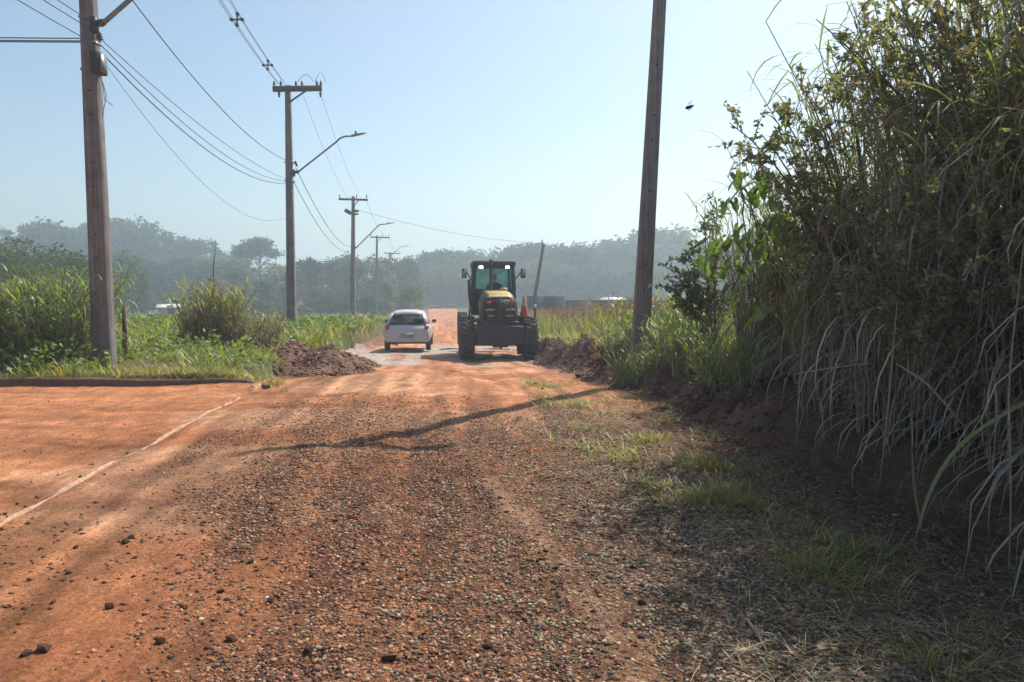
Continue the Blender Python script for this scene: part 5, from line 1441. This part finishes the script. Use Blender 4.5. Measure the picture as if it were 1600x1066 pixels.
protos['u'] = tree('umbrella_tree', 840, 13.0, 5.2, 0.5, 190, 18, 0.5, TG, 'umbrella', 0.3)
protos['y'] = tree('broadleaf_tree', 850, 5.5, 3.0, 0.06, 170, 18, 0.26, TY, 'round', 0.18)
protos['b0'] = tree('scrubby_tree', 860, 8.0, 3.6, 0.05, 240, 18, 0.38, TB, 'round', 0.16)
protos['b1'] = tree('scrubby_tree', 861, 9.0, 3.4, 0.06, 240, 18, 0.38, TB + TG, 'tall', 0.16)
protos['d0'] = tree('broadleaf_tree', 870, 7.0, 4.0, 0.03, 280, 22, 0.34, TG, 'round', 0.2)
protos['d1'] = tree('broadleaf_tree', 871, 7.0, 4.2, 0.03, 280, 22, 0.34, TG, 'round', 0.2)
PH = {'r': 11.0, 't': 15.0, 'u': 13.0, 'y': 5.5, 'b': 8.5, 'd': 7.0}
used = set()
rgt = random.Random(3)
def plant(kind, px, top, y, label, group=None, wide=1.0):
    """a tree at photo column px whose top reaches photo row top, standing on the ground at distance y"""
    x = float(P(px, HOR, y)[0]); z = ground_z(x, y)
    hgt = float(P(px, top, y)[2]) - z
    k = rgt.choice([q for q in protos if q.startswith(kind)])
    s = (1.06 if px < 450 else 1.0) * hgt / PH[kind[0]]
    put_ = protos[k]
    sc = (s * wide, s * wide, s)
    if k not in used:
        used.add(k); put_.location = (x, y, z - 0.1); put_.scale = sc; put_.rotation_euler = (0, 0, rgt.uniform(0, 6.28))
        put_['label'] = label
        if group: put_['group'] = group
        return put_
    return dup(put_, (x, y, z - 0.1), rgt.uniform(0, 6.28), sc, label, 'tree', group)
ORD = ['first', 'second', 'third', 'fourth', 'fifth', 'sixth', 'seventh', 'eighth', 'ninth', 'tenth', 'eleventh', 'twelfth']
MARKS = [(-200, 'left picture edge'), (165, 'first pole'), (333, 'browning grass clump'), (455, 'second pole'), (551, 'third pole'), (636, 'car'), (779, 'grader'), (1000, 'leaning pole')]
def belt(kinds, rows, pattern, group, wide, jit=0):
    cnt = {}
    for px, top, y in sorted(rows):
        mk = [m_ for m_ in MARKS if m_[0] <= px][-1][1]
        cnt[mk] = cnt.get(mk, 0) + 1
        plant(rgt.choice(kinds), px, top + rgt.uniform(-jit, jit), y, pattern % (ORD[cnt[mk] - 1], mk), group, wide)
# distinct trees first
plant('t0', 58, 337, 215, 'tall wispy tree standing above the left ridge, its tuft highest on that side')
plant('u', 408, 381, 170, 'flat-topped umbrella tree left of the second utility pole')
plant('y', 640, 446, 100, 'pale yellow-green tree behind the car at the end of the verge')
plant('d0', 205, 402, 105, 'dark bushy tree by itself just right of the first pole, in front of the ridge', None, 0.75)
# left mass of dark green trees
belt('d', ((-40, 395, 60), (5, 388, 66), (40, 398, 58), (75, 392, 68), (100, 402, 62), (128, 418, 60), (20, 420, 54), (150, 440, 66), (60, 425, 52), (-70, 380, 64), (110, 440, 56)), 'dark grove tree behind the cane, %s right of the %s', 'dark grove on the left', 1.15)
belt('rrt', ((20, 360, 205), (45, 348, 215), (80, 352, 210), (105, 366, 200), (125, 362, 220), (150, 350, 230), (178, 352, 215), (200, 356, 220), (225, 352, 235), (250, 360, 215), (272, 372, 230), (295, 377, 220), (318, 376, 235), (340, 382, 215), (360, 390, 225), (380, 396, 210), (-30, 365, 215), (-70, 360, 220)), 'hazy skyline tree on the left ridge, %s right of the %s', 'trees on the left ridge', 1.0, 7)
belt('r', ((30, 400, 170), (150, 405, 165), (240, 412, 160), (280, 405, 170), (320, 410, 165), (355, 412, 160), (390, 418, 165), (185, 400, 180), (90, 410, 175)), 'lower tree below the left ridge, %s right of the %s', 'trees below the left ridge', 1.35)
belt('b', ((430, 410, 135), (452, 418, 125), (475, 405, 140), (495, 402, 130), (515, 404, 140), (538, 410, 130), (560, 402, 140), (582, 398, 135), (600, 396, 145), (625, 402, 150), (645, 408, 155), (350, 432, 130), (385, 428, 128)), 'taller grey-green scrubby tree, %s right of the %s', 'taller scrub behind the poles', 1.3, 4)
belt('b', ((420, 440, 115), (460, 445, 112), (500, 440, 114), (540, 445, 110), (580, 438, 112), (610, 440, 118), (310, 440, 120), (270, 452, 118), (230, 455, 122)), 'low front-row scrubby tree, %s right of the %s', 'front scrub behind the poles', 1.35, 3)
belt('r', ((668, 396, 205), (690, 394, 200), (715, 398, 190), (738, 400, 205), (760, 398, 195), (785, 390, 200), (812, 384, 205), (838, 382, 195), (862, 378, 200), (885, 382, 190), (908, 374, 215), (930, 386, 195), (952, 384, 205), (970, 374, 215), (992, 386, 195), (1015, 374, 210), (1040, 366, 215), (1065, 372, 205), (1092, 380, 200), (1120, 376, 195), (1160, 372, 200), (1200, 368, 205), (1250, 365, 200), (1300, 365, 205), (1360, 365, 200)), 'round-crowned skyline forest tree, %s right of the %s', 'forest skyline beyond the grader', 1.15, 7)
belt('r', ((660, 425, 180), (700, 430, 175), (735, 425, 178), (775, 428, 170), (815, 418, 172), (850, 415, 175), (890, 420, 168), (925, 415, 172), (960, 412, 170), (1000, 415, 168), (1035, 410, 172), (1075, 405, 170), (1110, 410, 172), (1150, 405, 168), (720, 452, 196), (755, 450, 190), (845, 405, 186), (875, 408, 184), (675, 410, 186), (700, 412, 184)), 'shaded forest tree below the skyline, %s right of the %s', 'forest edge beyond the grader', 1.5)
for k in list(protos):
    if k not in used:
        for ch in list(protos[k].children): bpy.data.objects.remove(ch)
        bpy.data.objects.remove(protos.pop(k))

# ------------------------------------------------------------------ far buildings and small things
def wall_thing(name, label, cat, px0, px1, ptop, y, thick, mat, cap=None):
    a = P(px0, HOR, y); c = P(px1, HOR, y); zt = float(P(px0, ptop, y)[2]); x0, x1 = a[0], c[0]
    z0 = min(ground_z(x0, y), ground_z(x1, y)) - 0.3; mx_ = (x0 + x1) / 2
    t = thing(name, label, cat, (mx_, y, z0))
    n = max(2, int((x1 - x0) / 2.4)); w = (x1 - x0) / n
    for k in range(n):
        b = MB(); b.box((x0 - mx_ + w * (k + .5), 0, (zt - z0) / 2), (w - 0.05, thick, zt - z0)); b.build('wall_panel', M[mat], t)
        b = MB(); b.box((x0 - mx_ + w * k, 0, (zt - z0) / 2), (0.16, thick + 0.12, zt - z0 + 0.06)); b.build('pillar', M[mat], t)
    if cap:
        b = MB(); b.box((0, 0, zt - z0 + 0.06), (x1 - x0 + 0.2, thick + 0.3, 0.10)); b.build('coping', M[cap], t)
    return t
wall_thing('boundary_wall', 'dark flat wall right behind the grader, higher than the brown wall', 'wall', 824, 882, 463, 66, 0.3, 'wall')
wall_thing('boundary_wall', 'long low brown wall with pale coping behind the seeding grass', 'wall', 884, 1075, 470, 72, 0.25, 'brick', 'plate')
def shed(name, label, pxc, y, w, d, zt, mat_w, mat_r):
    x = float(P(pxc, HOR, y)[0]); z = ground_z(x, y)
    t = thing(name, label, 'shed', (x, y, z), 0.3)
    hh = zt - z
    b = MB(); b.box((0, 0, hh * 0.4 - 0.2), (w, d, hh * 0.8 + 0.4)); b.build('walls', M[mat_w], t)
    b = MB(); b.add([(-w / 2 - .3, -d / 2 - .3, hh * .78), (w / 2 + .3, -d / 2 - .3, hh * .78), (w / 2 + .3, 0, hh), (-w / 2 - .3, 0, hh), (-w / 2 - .3, d / 2 + .3, hh * .78), (w / 2 + .3, d / 2 + .3, hh * .78)], [(0, 1, 2, 3), (3, 2, 5, 4), (0, 3, 4), (1, 5, 2)]); b.build('roof', M[mat_r], t)
    b = MB(); b.box((0.4, -d / 2 - 0.03, 0.9), (0.9, 0.06, 1.9)); b.build('door', M['wood'], t)
shed('garden_shed', 'small white-roofed shed far off in the left field', 262, 108, 2.4, 2.4, float(P(267, 475, 108)[2]), 'white', 'white_roof')
shed('garden_shed', 'distant shed with pale roof beyond the brown wall', 957, 95, 2.2, 3.0, float(P(957, 464.5, 95)[2]), 'brick', 'white_roof')
# yellow barrier at the far end of the road
y = 178; x0 = float(P(672, HOR, y)[0]); x1 = float(P(712, HOR, y)[0]); xm = (x0 + x1) / 2
bar_t = thing('road_barrier', 'low yellow barrier with pale posts across the far end of the road', 'barrier', (xm, y, ground_z(xm, y)))
zt = float(P(690, 478, y)[2]) - bar_t.location.z
b = MB(); b.bar((x0 - xm, 0, zt), (x1 - xm, 0, zt + 0.3), 0.15, 0.3); b.build('rail', M['rail_yellow'], bar_t)
for k, xx in enumerate(np.linspace(x0 - xm + 0.3, x1 - xm - 0.3, 5)):
    b = MB(); b.bar((xx, 0.13, -0.3), (xx, 0.13, zt + 0.5 + 0.3 * (k % 2)), 0.22, 0.22); b.build('post', M['white' if k % 2 else 'rail_yellow'], bar_t)
b = MB(); q = P(192, 520, 14.2); q[2] = ground_z(q[0], 14.2); tq = P(193, 478, 14.2)
b.tube([q - np.array([0, 0, .2]), (q + tq) / 2 + np.array([0.02, 0, 0]), tq], [0.05, 0.045, 0.035], 7)
tag(b.build('wooden_stake', M['wood'], None, True), 'short rough wooden stake in the weeds right of the first pole', 'stake')
b = MB(); q = P(338, 500, 17.6); q[2] = ground_z(q[0], 17.6)
b.tube([q, P(333, 420, 17.6), P(338, 380, 17.6)], [0.02, 0.014, 0.006], 5); tag(b.build('dead_twig', M['bark'], None, True), 'thin bare twig sticking up above the browning grass clump', 'twig')
for k, (pts, y0, lab) in enumerate(((((1180, 975), (1196, 1005), (1214, 1040)), None, 'pale broken stick lying on the gravel at the lower right'), (((700, 575), (712, 571), (720, 569)), None, 'short stick on the dirt in front of the grader'))):
    w = []
    for px, py in pts:
        x, y = px_ground(px, py) if py > 600 else (P(px, HOR, 16)[0], 16 + 0.1 * k)
        w.append((x, y, ground_z(x, y) + 0.012))
    b = MB(); b.tube(w, [0.006, 0.008, 0.005], 5, (0.3, 0.22, 0.15)); tag(b.build('stick', M['stem'], None, True), lab, 'stick')

# flying insect close to the camera
ip_ = P(1078, 167, 1.75)
bug = thing('flying_insect', 'small dark insect flying in the sky left of the thicket', 'insect', tuple(ip_))
b = MB()
rot = Matrix.Rotation(R(-20), 3, 'Y')
for c, s in ((-0.0045, (0.0065, 0.0042)), (0.002, (0.0042, 0.0038)), (0.0068, (0.0026, 0.0026))):
    prof = [(c - s[0], 1e-5)] + [(c + s[0] * math.cos(a), s[1] * math.sin(a)) for a in np.linspace(2.8, 0.3, 8)] + [(c + s[0], 1e-5)]
    b.lathe(prof, 'x', 10); b.v[-1] = b.v[-1] @ np.array(rot).T
b.build('body', M['insect'], bug, True)
for s in (-1, 1):
    v = np.array([(0.002, s * 0.002, 0.003), (-0.002, s * 0.010, 0.009), (0.004, s * 0.013, 0.012), (0.007, s * 0.008, 0.008)]) @ np.array(rot).T
    MB().add(v, [(0, 1, 2, 3)]).build('wing', M['wing'], bug)
    for k in range(3):
        a = np.array([0.003 - 0.003 * k, s * 0.002, -0.002]); pts = np.array([a, a + (0.0, s * 0.003, -0.002), a + (-0.002, s * 0.003, -0.006)]) @ np.array(rot).T
        MB().tube(pts, 0.0004, 4).build('leg', M['insect'], bug)

# ------------------------------------------------------------------ the air
mh, t, o = new_mat('haze_air')
vol = N(t, 'ShaderNodeVolumePrincipled')
vol.inputs['Color'].default_value = (0.74, 0.88, 1.0, 1)
vol.inputs['Density'].default_value = 0.0024
vol.inputs['Anisotropy'].default_value = 0.45
t.links.new(vol.outputs[0], o.inputs['Volume'])
b = MB(); b.box((0, 370, 11.5), (1900, 900, 41)); hz = b.build('haze', mh, None, False, 'stuff')
